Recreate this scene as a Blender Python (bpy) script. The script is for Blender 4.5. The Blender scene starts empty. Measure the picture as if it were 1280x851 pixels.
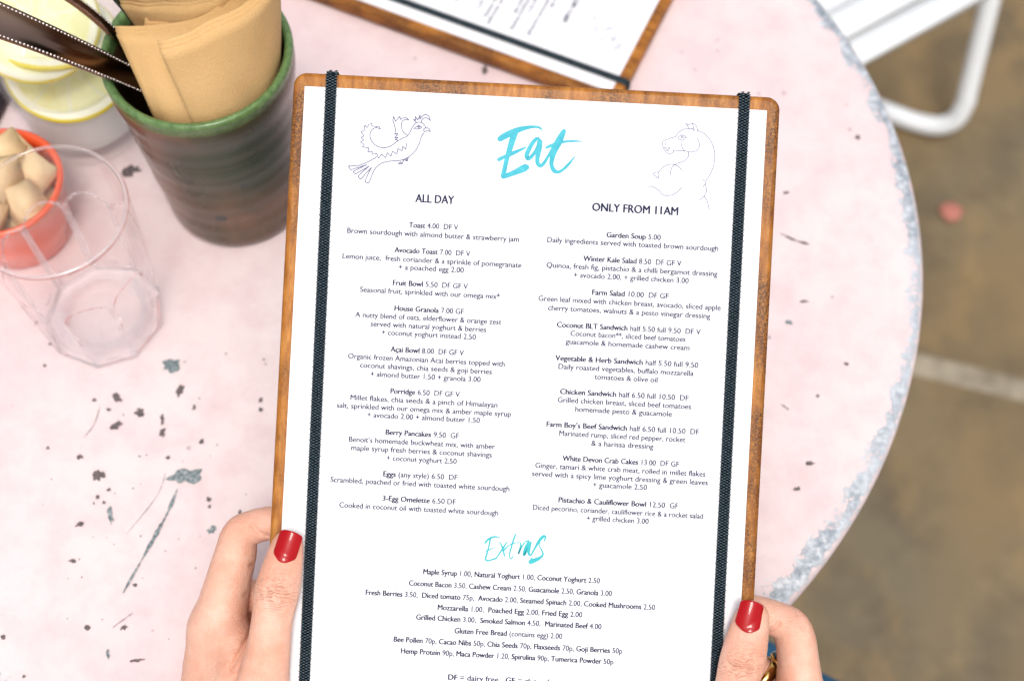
import bpy, bmesh, math, random
import numpy as np
from mathutils import Vector, Matrix
random.seed(7); np.random.seed(7)
S = bpy.context.scene
C = S.collection
R = math.radians

# ------------------------------------------------------------------ camera
TH, HC, FP = R(27), .72, 1778.0           # tilt from straight down, height above the table top, focal length in photo pixels
GZ = -.74                                  # pavement level (table top is z = 0)
cam = bpy.data.cameras.new('camera'); camo = bpy.data.objects.new('camera', cam); C.objects.link(camo)
camo.location = (0, 0, HC); camo.rotation_euler = (TH, 0, 0)
cam.sensor_width = 36; cam.lens = 36 * FP / 1280; cam.clip_start = .01; cam.clip_end = 300
cam.dof.use_dof = True; cam.dof.focus_distance = .655; cam.dof.aperture_fstop = 6.3
S.camera = camo
# ------------------------------------------------------------------ light
SUN_EL, SUN_AZ = R(70), R(172)              # azimuth clockwise from +y
W = bpy.data.worlds.new('World'); S.world = W; W.use_nodes = True
wn = W.node_tree.nodes; wl = W.node_tree.links
sky = wn.new('ShaderNodeTexSky'); sky.sky_type = 'NISHITA'; sky.sun_disc = False
sky.sun_elevation = SUN_EL; sky.sun_rotation = SUN_AZ; sky.dust_density = 4.0; sky.ozone_density = .3
hs = wn.new('ShaderNodeHueSaturation'); hs.inputs['Saturation'].default_value = .45      # thin cloud: the sky's blue washed out
wl.new(sky.outputs[0], hs.inputs['Color']); wl.new(hs.outputs[0], wn['Background'].inputs[0]); wn['Background'].inputs[1].default_value = .15
sun = bpy.data.lights.new('sun', 'SUN'); sun.energy = 1.0; sun.angle = R(15); sun.color = (1, .94, .85)
suno = bpy.data.objects.new('sun', sun); C.objects.link(suno)
sd = Vector((math.sin(SUN_AZ) * math.cos(SUN_EL), math.cos(SUN_AZ) * math.cos(SUN_EL), math.sin(SUN_EL)))
suno.rotation_euler = sd.to_track_quat('Z', 'Y').to_euler(); suno.location = sd * 5
S.view_settings.view_transform = 'Standard'; S.view_settings.look = 'None'
S.view_settings.exposure = .44; S.view_settings.gamma = 1
S.cycles.max_bounces = 14; S.cycles.transmission_bounces = 12; S.cycles.transparent_max_bounces = 16
S.cycles.caustics_refractive = True; S.cycles.caustics_reflective = False
S.cycles.use_denoising = True

# ------------------------------------------------------------------ helpers
FW = Vector((0, math.sin(TH), -math.cos(TH))); UP = Vector((0, math.cos(TH), math.sin(TH))); RT = Vector((1, 0, 0))
CAM = Vector((0, 0, HC))
def at(px, py, z=0.0):
    "point of the plane of height z that the photograph shows at px, py"
    d = FW + RT * ((px - 640) / FP) - UP * ((py - 425.5) / FP)
    return CAM + d * ((HC - z) / -d.z)
MD = .647                                   # distance of the held menu
MFRAME = Matrix(((1, 0, 0, 0), (0, UP.y, -FW.y, 0), (0, UP.z, -FW.z, 0), (0, 0, 0, 1)))
MFRAME.translation = CAM + FW * MD
def hp(px, py, w=0.0):
    "menu frame (mm): u right, v up, w towards the viewer"
    k = (MD * 1000 - w) / FP
    return ((px - 640) * k, -(py - 425.5) * k, w)

def tag(o, label=None, cat=None, group=None, kind=None):
    if label: o['label'] = label
    if cat: o['category'] = cat
    if group: o['group'] = group
    if kind: o['kind'] = kind
    return o
def empty(name, loc=(0, 0, 0), label=None, cat=None, group=None):
    o = bpy.data.objects.new(name, None); C.objects.link(o); o.location = loc; o.empty_display_size = .03
    return tag(o, label, cat, group)
def mesh_obj(name, verts, faces, mat, parent=None, smooth=True, wpos=False):
    me = bpy.data.meshes.new(name); me.from_pydata([tuple(v) for v in verts], [], [tuple(int(i) for i in f) for f in faces]); me.validate(); me.update()
    if smooth: me.polygons.foreach_set('use_smooth', [True] * len(me.polygons))
    if mat: me.materials.append(mat)
    o = bpy.data.objects.new(name, me); C.objects.link(o)
    if parent:
        o.parent = parent
    return o
def bm_obj(name, bm, mat, parent=None, smooth=False):
    me = bpy.data.meshes.new(name); bm.normal_update(); bm.to_mesh(me); bm.free()
    if smooth: me.polygons.foreach_set('use_smooth', [True] * len(me.polygons))
    me.materials.append(mat)
    o = bpy.data.objects.new(name, me); C.objects.link(o)
    if parent: o.parent = parent
    return o
def lathe(name, prof, mat, parent=None, n=96, wob=None, nside=None, closed=False):
    "prof: list of (r, z); wob(angle, r, z) -> r"
    vs, fs = [], []
    for j, (r, z) in enumerate(prof):
        for i in range(n):
            a = 2 * math.pi * i / n
            rr = wob(a, r, z) if wob else r
            vs.append((rr * math.cos(a), rr * math.sin(a), z))
    m = len(prof)
    for j in range(m if closed else m - 1):
        k = (j + 1) % m
        for i in range(n):
            i2 = (i + 1) % n
            fs.append((j * n + i, j * n + i2, k * n + i2, k * n + i))
    if not closed:
        if prof[0][0] > 1e-6: fs.append(tuple(range(n - 1, -1, -1)))
        if prof[-1][0] > 1e-6: fs.append(tuple((m - 1) * n + i for i in range(n)))
    o = mesh_obj(name, vs, fs, mat, parent)
    return o
def tube(name, pts, r, mat, parent=None, n=20, caps=True):
    pts = [Vector(p) for p in pts]; vs, fs = [], []
    t0 = (pts[1] - pts[0]).normalized()
    nx = t0.cross(Vector((0, 0, 1)))
    if nx.length < .1: nx = t0.cross(Vector((1, 0, 0)))
    nx.normalize()
    for j, p in enumerate(pts):
        t = (pts[min(j + 1, len(pts) - 1)] - pts[max(j - 1, 0)]).normalized()
        nx = (nx - t * nx.dot(t)).normalized(); ny = t.cross(nx)
        rr = r[j] if isinstance(r, (list, tuple)) else r
        for i in range(n):
            a = 2 * math.pi * i / n
            vs.append(p + nx * (rr * math.cos(a)) + ny * (rr * math.sin(a)))
    for j in range(len(pts) - 1):
        for i in range(n):
            i2 = (i + 1) % n
            fs.append((j * n + i, j * n + i2, (j + 1) * n + i2, (j + 1) * n + i))
    if caps:
        fs.append(tuple(range(n - 1, -1, -1))); fs.append(tuple((len(pts) - 1) * n + i for i in range(n)))
    return mesh_obj(name, vs, fs, mat, parent)
def bezier(pts, n=24):
    "Catmull-Rom through pts"
    P = [np.array(p, float) for p in pts]; P = [2 * P[0] - P[1]] + P + [2 * P[-1] - P[-2]]; out = []
    for i in range(1, len(P) - 2):
        for k in range(n):
            t = k / n
            out.append(.5 * ((2 * P[i]) + (-P[i - 1] + P[i + 1]) * t + (2 * P[i - 1] - 5 * P[i] + 4 * P[i + 1] - P[i + 2]) * t * t + (-P[i - 1] + 3 * P[i] - 3 * P[i + 1] + P[i + 2]) * t ** 3))
    out.append(P[-2]); return out

# ------------------------------------------------------------------ materials
class NT:
    def __init__(s, name):
        s.m = bpy.data.materials.new(name); s.m.use_nodes = True; s.t = s.m.node_tree
        s.b = s.t.nodes['Principled BSDF']; s.out = s.t.nodes['Material Output']; s.co = None
    def new(s, typ, **kw):
        n = s.t.nodes.new('ShaderNode' + typ)
        for k, v in kw.items():
            if k[0] == 'i' and (k[1:].isdigit()): s.set(n.inputs[int(k[1:])], v)
            elif k.startswith('in_'): s.set(n.inputs[k[3:].replace('_', ' ')], v)
            else: setattr(n, k, v)
        return n
    def set(s, sock, v):
        if isinstance(v, bpy.types.NodeSocket): s.t.links.new(v, sock)
        elif isinstance(v, bpy.types.Node): s.t.links.new(v.outputs[0], sock)
        else:
            if isinstance(v, tuple) and len(v) == 3 and sock.type == 'RGBA': v = (*v, 1)
            sock.default_value = v
    def obj(s):
        if not s.co: s.co = s.new('TexCoord')
        return s.co.outputs['Object']
    def noise(s, scale, detail=4, rough=.55, vec=None, stretch=None, dist=0):
        v = vec or s.obj()
        if stretch:
            mp = s.new('Mapping'); s.set(mp.inputs['Vector'], v); mp.inputs['Scale'].default_value = stretch; v = mp.outputs[0]
        n = s.new('TexNoise', in_Scale=scale, in_Detail=detail, in_Roughness=rough, in_Distortion=dist); s.set(n.inputs['Vector'], v)
        return n.outputs[0]
    def ramp(s, fac, stops, interp='LINEAR'):
        r = s.new('ValToRGB'); s.set(r.inputs[0], fac); e = r.color_ramp.elements; r.color_ramp.interpolation = interp
        while len(e) < len(stops): e.new(.5)
        for el, (p, c) in zip(e, stops):
            el.position = p; el.color = (c, c, c, 1) if isinstance(c, (int, float)) else (*c, 1)
        return r.outputs[0]
    def mix(s, fac, a, b, mode='MIX'):
        m = s.new('Mix', data_type='RGBA', blend_type=mode); s.set(m.inputs[0], fac); s.set(m.inputs[6], a); s.set(m.inputs[7], b); return m.outputs[2]
    def math(s, op, a, b=0.0, c=0.0, clamp=False):
        m = s.new('Math', operation=op, use_clamp=clamp); s.set(m.inputs[0], a); s.set(m.inputs[1], b); s.set(m.inputs[2], c); return m.outputs[0]
    def bump(s, h, strength=.3, dist=.001, nrm=None):
        b = s.new('Bump', in_Strength=strength, in_Distance=dist); s.set(b.inputs['Height'], h)
        if nrm is not None: s.set(b.inputs['Normal'], nrm)
        s.set(s.b.inputs['Normal'], b.outputs[0]); return b.outputs[0]
    def p(s, **kw):
        for k, v in kw.items(): s.set(s.b.inputs[k.replace('_', ' ')], v)
        return s
def flat(name, col, rough=.5, **kw):
    n = NT(name); n.p(Base_Color=col, Roughness=rough, **kw); return n.m
def c8(r, g, b):
    f = lambda x: (x / 255) ** 2.2
    return (f(r), f(g), f(b))

# menu paper
n = NT('paper'); ns = n.noise(900, 3)
n.p(Base_Color=n.ramp(n.noise(14, 3), [(.3, (.765, .765, .785)), (.7, (.80, .80, .815))]), Roughness=.6, Specular_IOR_Level=.25); n.bump(ns, .12, .0002); M_PAPER = n.m
n = NT('body_ink'); n.p(Base_Color=(.02, .026, .075), Roughness=.6, Specular_IOR_Level=.2); M_INK = n.m
n = NT('bold_ink'); n.p(Base_Color=(.008, .011, .05), Roughness=.6, Specular_IOR_Level=.2); M_BOLD = n.m
n = NT('drawing_ink'); n.p(Base_Color=(.085, .095, .19), Roughness=.6); M_DRAW = n.m
n = NT('pale_drawing_ink'); n.p(Base_Color=(.16, .17, .27), Roughness=.6); M_DRAW2 = n.m
n = NT('turquoise_brush_ink'); ns = n.noise(260, 5, .7)
n.p(Base_Color=n.ramp(ns, [(.35, (.008, .33, .43)), (.65, (.05, .45, .52))]), Roughness=.6); M_EAT = n.m
n = NT('teal_brush_ink'); ns = n.noise(260, 5, .7)
n.p(Base_Color=n.ramp(ns, [(.35, (.0, .36, .40)), (.7, (.03, .44, .46))]), Roughness=.6); M_EXT = n.m
# board wood
n = NT('stained_wood')
gr = n.noise(60, 8, .7, stretch=(5, 1.2, 4)); bl = n.noise(16, 5, .6, stretch=(1.6, .8, 1)); fi = n.noise(1100, 3, .8)
base = n.ramp(gr, [(.3, (.20, .060, .008)), (.5, (.38, .138, .020)), (.72, (.55, .245, .05))])
dk = n.ramp(bl, [(.46, 0.05), (.58, .9)])
sp = n.ramp(fi, [(.40, 0.15), (.56, 1.0)])
dark = n.math('MULTIPLY', dk, sp)
colw = n.mix(dark, base, (.055, .022, .012))
n.p(Base_Color=colw, Roughness=.5, Specular_IOR_Level=.2, Coat_Weight=.08, Coat_Roughness=.2); n.bump(n.math('ADD', gr, n.math('MULTIPLY', fi, .5)), .25, .0005); M_WOOD = n.m
# elastic
n = NT('elastic_cord'); ns = n.noise(1500, 3)
n.p(Base_Color=n.ramp(ns, [(.35, (.005, .014, .020)), (.65, (.075, .12, .15))]), Roughness=.16, Specular_IOR_Level=.5); M_ELAS = n.m  # light and dark contrast in the cord colour stands in for glints
M_ELAS2 = flat('elastic_core', (.0008, .001, .002), .9, Specular_IOR_Level=.0)

# table paint : pink paint over zinc, worn at the rim and speckled
def table_mat(R0):
    n = NT('chipped_pink_paint'); co = n.obj()
    sep = n.new('SeparateXYZ'); n.set(sep.inputs[0], co)
    r = n.math('SQRT', n.math('ADD', n.math('MULTIPLY', sep.outputs[0], sep.outputs[0]), n.math('MULTIPLY', sep.outputs[1], sep.outputs[1])))
    big = n.noise(9, 4, .6); med = n.noise(45, 6, .65); fine = n.noise(170, 5, .7); blot = n.noise(3.2, 3, .5)
    pink = n.ramp(blot, [(.3, (.675, .53, .53)), (.5, (.725, .605, .60)), (.7, (.75, .67, .655))])
    pink = n.mix(n.ramp(med, [(.42, 0.0), (.8, .6)]), pink, (.60, .41, .43))
    # rim wear: band between R0-28mm and R0-3mm
    e = n.math('SUBTRACT', R0, r)                                   # distance from the rim
    e2 = n.math('ADD', e, n.math('MULTIPLY', n.math('SUBTRACT', med, .5), .022))
    e3 = n.math('ADD', e2, n.math('MULTIPLY', n.math('SUBTRACT', big, .5), .018))
    prob = n.ramp(n.math('MULTIPLY', e3, 20), [(.10, 1.0), (.20, .60), (.34, .12), (.46, 0.0)])
    grit = n.noise(420, 4, .7)
    wv = n.math('ADD', prob, n.math('ADD', n.math('MULTIPLY', n.math('SUBTRACT', fine, .5), 1.7), n.math('MULTIPLY', n.math('SUBTRACT', grit, .5), .9)))
    inner = n.ramp(wv, [(.54, 0.0), (.64, 1.0)])
    ef = n.math('ADD', e, n.math('MULTIPLY', n.math('SUBTRACT', fine, .5), .016))
    outer = n.ramp(n.math('MULTIPLY', ef, 100), [(.16, 0.0), (.26, 1.0)])
    wear = n.math('MULTIPLY', inner, outer)
    # scattered pock marks
    v = n.new('TexVoronoi', in_Scale=130.0, in_Randomness=1.0); n.set(v.inputs['Vector'], co)
    cellr = n.new('SeparateColor'); n.set(cellr.inputs[0], v.outputs['Color'])
    thr = n.math('MULTIPLY', n.math('POWER', cellr.outputs[0], 9), .2)
    dd = n.math('ADD', v.outputs['Distance'], n.math('MULTIPLY', n.math('SUBTRACT', fine, .5), .16))
    spk = n.math('LESS_THAN', dd, thr)
    patch = n.ramp(n.noise(11, 3), [(.42, .1), (.6, 1.0)])
    spk = n.math('MULTIPLY', spk, patch)
    # hairline scratches
    w = n.noise(26, 2, .5, stretch=(1.0, 6, 1), dist=1.2); sc = n.ramp(w, [(.497, 0.0), (.5, 1.0), (.503, 0.0)])
    sc = n.math('MULTIPLY', sc, n.ramp(n.noise(14, 2), [(.58, 0.0), (.66, .5)]))
    metal = n.ramp(fine, [(.32, (.12, .15, .175)), (.48, (.34, .38, .42)), (.62, (.66, .68, .70))])
    metal = n.mix(n.ramp(big, [(.45, 0.0), (.62, .6)]), metal, (.60, .63, .67))
    col = n.mix(wear, pink, metal)
    col = n.mix(n.math('MULTIPLY', spk, .75), col, (.2, .13, .14))
    col = n.mix(sc, col, (.36, .27, .29))
    ro = n.math('SUBTRACT', .5, n.math('MULTIPLY', wear, .12))
    n.p(Base_Color=col, Roughness=ro, Metallic=n.math('MULTIPLY', wear, .25), Specular_IOR_Level=.2)
    h = n.math('SUBTRACT', n.math('MULTIPLY', med, .35), n.math('ADD', wear, spk))
    n.bump(h, .35, .0006)
    return n.m
TR = .466 * HC; TC = Vector((-.128 * HC, .627 * HC, 0))
M_TABLE = table_mat(TR)
n = NT('bare_metal_chip'); ns = n.noise(500, 5, .7)
n.p(Base_Color=n.ramp(ns, [(.35, (.06, .085, .09)), (.52, (.19, .24, .25)), (.68, (.50, .47, .48))]), Roughness=.5); M_CHIP = n.m
n = NT('dark_rust_chip'); ns = n.noise(500, 5, .7)
n.p(Base_Color=n.ramp(ns, [(.35, (.05, .045, .05)), (.7, (.20, .15, .145))]), Roughness=.6); M_CHIPD = n.m
M_IRON = flat('dark_cast_iron', (.03, .03, .032), .5)
# pavement
n = NT('brown_paving_stone'); a = n.noise(2.2, 4, .5); b = n.noise(7, 5, .6); c = n.noise(60, 6, .7)
base = n.ramp(a, [(.35, (.09, .066, .032)), (.5, (.19, .125, .052)), (.65, (.135, .108, .062))])
base = n.mix(n.ramp(b, [(.44, 0.0), (.6, .7)]), base, (.065, .05, .027))
base = n.mix(n.ramp(n.noise(8.5, 4, .6, stretch=(1.3, .8, 1)), [(.5, 0.0), (.7, .5)]), base, (.34, .21, .075))
base = n.mix(n.math('MULTIPLY', c, .3), base, (.24, .19, .12))
n.p(Base_Color=base, Roughness=.6, Specular_IOR_Level=.4); n.bump(n.math('ADD', c, b), .4, .003); M_STONE = n.m
n = NT('pale_mortar'); c = n.noise(40, 5, .6)
n.p(Base_Color=n.ramp(c, [(.35, (.17, .14, .095)), (.65, (.32, .275, .20))]), Roughness=.8); n.bump(c, .4, .003); M_MORTAR = n.m
M_WHITE = flat('white_enamel', (.80, .82, .83), .3, Coat_Weight=.3)
# glass
def thin_glass(name, tint, lo, hi, body=None, bodyw=0.0, real=0.0, fill=None):
    "thin clear walls: see-through face on, white gloss towards grazing"
    n = NT(name); t = n.new('BsdfTransparent'); n.set(t.inputs[0], tint)
    g = n.new('BsdfGlossy', in_Roughness=.05); n.set(g.inputs[0], (.95, .95, .97))
    lw = n.new('LayerWeight', in_Blend=.5); f = n.ramp(lw.outputs['Facing'], [(0.0, lo), (.6, lo * 1.6), (.85, lo + (hi - lo) * .2), (1.0, hi)])
    m = n.new('MixShader'); n.set(m.inputs[0], f); n.set(m.inputs[1], t); n.set(m.inputs[2], g)
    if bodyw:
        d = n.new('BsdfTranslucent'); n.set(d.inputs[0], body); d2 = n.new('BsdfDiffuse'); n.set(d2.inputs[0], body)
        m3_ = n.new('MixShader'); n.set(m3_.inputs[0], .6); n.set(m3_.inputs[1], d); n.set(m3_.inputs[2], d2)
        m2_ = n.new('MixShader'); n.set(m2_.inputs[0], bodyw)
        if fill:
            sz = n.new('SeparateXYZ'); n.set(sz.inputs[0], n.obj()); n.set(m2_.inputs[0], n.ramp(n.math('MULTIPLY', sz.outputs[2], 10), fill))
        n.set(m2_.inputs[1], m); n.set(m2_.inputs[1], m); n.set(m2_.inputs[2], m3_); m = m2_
    if real:
        gb = n.new('BsdfGlass', in_Roughness=0.0, in_IOR=1.4); n.set(gb.inputs[0], (.99, .985, .99)); m5 = n.new('MixShader'); n.set(m5.inputs[0], real); n.set(m5.inputs[1], m.outputs[0]); n.set(m5.inputs[2], gb.outputs[0]); m = m5
    n.set(n.out.inputs['Surface'], m.outputs[0]); return n.m
M_GLASS = thin_glass('clear_glass', (.998, .997, .997), .015, .6, (1, .97, .98), .010, .035)
M_GEDGE = thin_glass('glass_edge', (.995, .99, .99), .08, .8, (1, .97, .98), .17, .45)  # white mixed into rim, base and facet edges as painted highlights
M_WATER = thin_glass('water_painted_white', (.995, .998, .99), .02, .3, (.97, .98, .96), .3, 0, [(.42, .85), (.62, .03)])  # lower water painted white in place of bright refraction; clear above

# ------------------------------------------------------------------ pavement
gd = mesh_obj('ground', [(-40, -40, GZ - .002), (40, -40, GZ - .002), (40, 40, GZ - .002), (-40, 40, GZ - .002)], [(0, 1, 2, 3)], M_MORTAR, None, False)
tag(gd, kind='structure')
A = at(1158, 457, GZ); B = at(1285, 488, GZ); ang = math.atan2(B.y - A.y, B.x - A.x)
pv = empty('pavement', (A.x, A.y, GZ)); pv.rotation_euler = (0, 0, ang); tag(pv, kind='structure')
def slab_mesh(w, h, t=.05):
    bm = bmesh.new(); bmesh.ops.create_cube(bm, size=1)
    for v in bm.verts: v.co = Vector((v.co.x * w, v.co.y * h, v.co.z * t - t / 2))
    bmesh.ops.bevel(bm, geom=bm.edges[:], offset=.006, segments=2, affect='EDGES')
    me = bpy.data.meshes.new('paving_slab'); bm.to_mesh(me); bm.free(); me.materials.append(M_STONE); return me
SW, SH, J = 1.15, .88, .018
sm = slab_mesh(SW, SH)
for j in range(-4, 5):
    for i in range(-4, 5):
        o = bpy.data.objects.new('paving_slab', sm); C.objects.link(o); o.parent = pv
        o.location = ((i + (.02 if j % 2 else .12)) * (SW + J), (j + .5) * (SH + J), random.uniform(-.002, .001))
        o.rotation_euler = (0, 0, (abs(i * 7 + j * 3) % 2) * math.pi)
p = at(1188, 266, GZ)
lathe('petal', [(0, .000), (.012, .001), (.0135, .003), (.012, .0045), (0, .005)], flat('faded_red', (.42, .15, .11), .7), None, 28,
      wob=lambda a, r, z: r * (1 + .06 * math.sin(3 * a)))
pt = bpy.data.objects['petal']; pt.location = (p.x, p.y, GZ); tag(pt, 'small round faded red petal lying on the brown pavement', 'petal')

# ------------------------------------------------------------------ table
tb = empty('bistro_table', (TC.x, TC.y, GZ), 'round metal table with chipped pale pink paint and a worn grey rim', 'table')
prof = [(0, -.012), (TR - .012, -.012), (TR - .012, -.026), (TR - .003, -.027), (TR - .0005, -.022), (TR, -.010), (TR - .0006, -.0045), (TR - .0022, -.0016), (TR - .0045, -.0003)]
prof += [(TR - .007, .0)] + [(TR * k, 0) for k in (.96, .8, .6, .4, .2)] + [(0, 0)]
top = lathe('tabletop', [(r, z) for r, z in prof], M_TABLE, tb, 256); top.location = (0, 0, -GZ)
lathe('pedestal', [(0, .02), (.03, .02), (.026, .06), (.022, .1), (.022, .66), (.03, .70), (.09, .726), (0, .727)], M_IRON, tb, 32)
for k in range(3):
    a = k * 2 * math.pi / 3 + .9
    pts = bezier([(0, 0, .09), (.1 * math.cos(a), .1 * math.sin(a), .10), (.2 * math.cos(a), .2 * math.sin(a), .05), (.27 * math.cos(a), .27 * math.sin(a), .014)], 8)
    tube('leg', pts, [.017 - .006 * i / len(pts) for i in range(len(pts))], M_IRON, tb, 12)
def blob_poly(cx, cy, rx, ry, rot=0, n=22, jag=.45, seed=0):
    rr = random.Random(seed); ph = [(rr.uniform(0, 6.3), rr.uniform(.3, 1)) for _ in range(6)]
    out = []
    for i in range(n):
        a = 2 * math.pi * i / n
        k = 1 + jag * sum(w * math.sin((q + 2) * a + p_) for q, (p_, w) in enumerate(ph)) / 3 + rr.uniform(-.12, .12) * jag
        x, y = rx * k * math.cos(a), ry * k * math.sin(a)
        out.append((cx + x * math.cos(rot) - y * math.sin(rot), cy + x * math.sin(rot) + y * math.cos(rot)))
    return out
# (px, py, half width px, half height px, rotation, dark?)
chips = [(215, 457, 11, 8, .3, 0), (233, 595, 19, 10, .15, 0), (146, 497, 5, 6, .2, 1), (175, 516, 5, 6, 1, 1), (145, 532, 8, 4, .5, 1),
         (203, 541, 4, 5, 0, 1), (203, 524, 2.5, 6, 0, 1), (225, 488, 4, 8, -.4, 1), (123, 594, 7, 7, .3, 1), (100, 571, 4, 3, 0, 1),
         (138, 643, 3.5, 10, .2, 0), (100, 655, 5, 3, .2, 1), (265, 662, 6, 4, .4, 0), (169, 731, 2.5, 2.5, 0, 1), (91, 701, 4, 2.5, 0, 1),
         (135, 817, 2.2, 6, .1, 0), (171, 825, 8, 2, .1, 1), (326, 500, 2.5, 3, 0, 1), (326, 512, 2.5, 3, 0, 1), (109, 784, 4, 3, 0, 1), (155, 784, 5, 2.5, .5, 1),
         (983, 241, 3.5, 1.6, .2, 0), (1005, 377, 5.5, 1.5, .1, 1), (986, 403, 5, 2.5, 0, 0), (1012, 579, 5.5, 2.2, .1, 1), (996, 611, 4, 2.5, 0, 0), (163, 214, 12, 6, .3, 1),
         (606, 88, 4, 5, 0, 1), (1072, 172, 3, 3, .4, 0), (300, 640, 2, 3, 0, 1), (118, 500, 3, 2, 0, 1), (136, 512, 3, 2, 0, 1),
         (261, 624, 3, 3, 0, 1), (262, 633, 2, 2, 0, 1), (252, 552, 3, 3, 0, 1), (210, 572, 3, 2, 0, 1), (60, 560, 2, 2, 0, 1), (4, 796, 3, 3, 0, 1), (122, 621, 2.5, 2.5, 0, 1), (130, 628, 2, 2, 0, 1), (136, 612, 2.5, 2, 0, 1),
         (30, 845, 2, 2, 0, 1), (243, 509, 2, 3, 0, 1), (56, 457, 2, 2, 0, 1), (63, 430, 2, 2, 0, 1), (45, 404, 2, 3, 0, 1), (1058, 455, 3, 2, 0, 1), (1022, 495, 2, 2, 0, 1)]
zc = -GZ + .00025
def table_local(px, py):
    q = at(px, py, 0); return (q.x - TC.x, q.y - TC.y)
small = bmesh.new()
for i, (px, py, rx, ry, ro, dk) in enumerate(chips):
    poly = [(*table_local(x, y), zc) for x, y in blob_poly(px, py, rx, ry, -ro, 26, .5, i)][::-1]
    if max(rx, ry) >= 5:
        bm = bmesh.new(); bm.faces.new([bm.verts.new(v) for v in poly]); bmesh.ops.triangulate(bm, faces=bm.faces[:])
        bm_obj('paint_chip', bm, M_CHIPD if dk else M_CHIP, tb)
    else:
        f = small.faces.new([small.verts.new(v) for v in poly])
rr = random.Random(3)
for i in range(38):
    px, py = rr.gauss(170, 90), rr.gauss(560, 130)
    if px > 330: px = rr.uniform(20, 330)
    s = rr.uniform(.4, 1.1)
    poly = [(*table_local(x, y), zc + .00001 * (i % 7)) for x, y in blob_poly(px, py, s * rr.uniform(.7, 1.8), s, rr.uniform(0, 3), 8, .5, 900 + i)][::-1]
    small.faces.new([small.verts.new(v) for v in poly])
bmesh.ops.triangulate(small, faces=small.faces[:])
tag(bm_obj('paint_speck', small, M_CHIPD, tb), kind='stuff')
def scratch(pts, w, mat, seed):
    rr = random.Random(seed); P = bezier(pts, 9); vs, fs = [], []
    for i, q in enumerate(P):
        t = i / (len(P) - 1); a = P[min(i + 1, len(P) - 1)] - P[max(i - 1, 0)]; nrm = np.array([-a[1], a[0]]); nrm = nrm / (np.linalg.norm(nrm) + 1e-9)
        ww = w * (.35 + .65 * abs(math.sin(t * 7 + seed)) + rr.uniform(-.2, .2)) * min(1, 6 * t + .15, 6 * (1 - t) + .3)
        for s in (-1, 1):
            vs.append((*table_local(*(q + nrm * s * ww)), zc + .00012))
    for i in range(len(P) - 1): fs.append((2 * i, 2 * i + 2, 2 * i + 3, 2 * i + 1))
    return mesh_obj('scratch', vs, fs, mat, tb, False)
scratch([(222, 611), (210, 640), (195, 668), (176, 702), (154, 741)], 2.6, M_CHIP, 1)
scratch([(976, 292), (992, 300), (1012, 306)], 1.3, M_CHIPD, 2)
scratch([(208, 588), (196, 620), (158, 668)], .5, M_CHIP, 3)
scratch([(140, 785), (152, 776), (166, 766)], .6, M_CHIPD, 4)
scratch([(976, 505), (986, 512)], .8, M_CHIPD, 5); scratch([(104, 548), (118, 530), (126, 505)], .5, M_CHIPD, 6)

# ------------------------------------------------------------------ menus
ROT = R(-3.0)
PTL = Vector(hp(381, 108)[:2]) / 1000
def m2(px, py):
    "photo pixel on the menu -> metres in the menu's own frame (origin: top left corner of the paper, x right, y up)"
    u, v, _ = hp(px, py); d = Vector((u / 1000, v / 1000)) - PTL
    return Vector((d.x * math.cos(-ROT) - d.y * math.sin(-ROT), d.x * math.sin(-ROT) + d.y * math.cos(-ROT)))
PW, PH = .2105, .297
menu = empty('menu', (0, 0, 0), 'wooden menu board with a white food menu held up in both hands', 'menu', 'menu boards with elastic bands')
menu.matrix_world = MFRAME @ Matrix.Translation((PTL.x, PTL.y, 0)) @ Matrix.Rotation(ROT, 4, 'Z')
def rounded(w0, w1, h0, h1, r, n=8):
    out = []
    for cx, cy, a0 in ((w1 - r, h1 - r, 0), (w0 + r, h1 - r, 90), (w0 + r, h0 + r, 180), (w1 - r, h0 + r, 270)):
        for k in range(n + 1):
            a = R(a0 + 90 * k / n); out.append((cx + r * math.cos(a), cy + r * math.sin(a)))
    return out
def slab(name, outline, z0, z1, bev, mat, parent, seg=3):
    bm = bmesh.new(); vs = [bm.verts.new((x, y, z1)) for x, y in outline]; f = bm.faces.new(vs)
    ex = bmesh.ops.extrude_face_region(bm, geom=[f]); dv = [e for e in ex['geom'] if isinstance(e, bmesh.types.BMVert)]
    for v in dv: v.co.z = z0
    bmesh.ops.recalc_face_normals(bm, faces=bm.faces[:])
    if bev:
        ed = [e for e in bm.edges if abs(e.verts[0].co.z - e.verts[1].co.z) < 1e-7]
        bmesh.ops.bevel(bm, geom=ed, offset=bev, segments=seg, affect='EDGES', profile=.5)
    o = bm_obj(name, bm, mat, parent, True)
    for p_ in o.data.polygons: p_.use_smooth = len(p_.vertices) == 4 and p_.area < .01 * .3
    return o
BW0, BW1, BH1, BH0 = -.0055, PW + .0062, .0065, -PH - .0065
slab('board', rounded(BW0, BW1, BH0, BH1, .0060), -.0105, -.0006, .0022, M_WOOD, menu)
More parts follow.
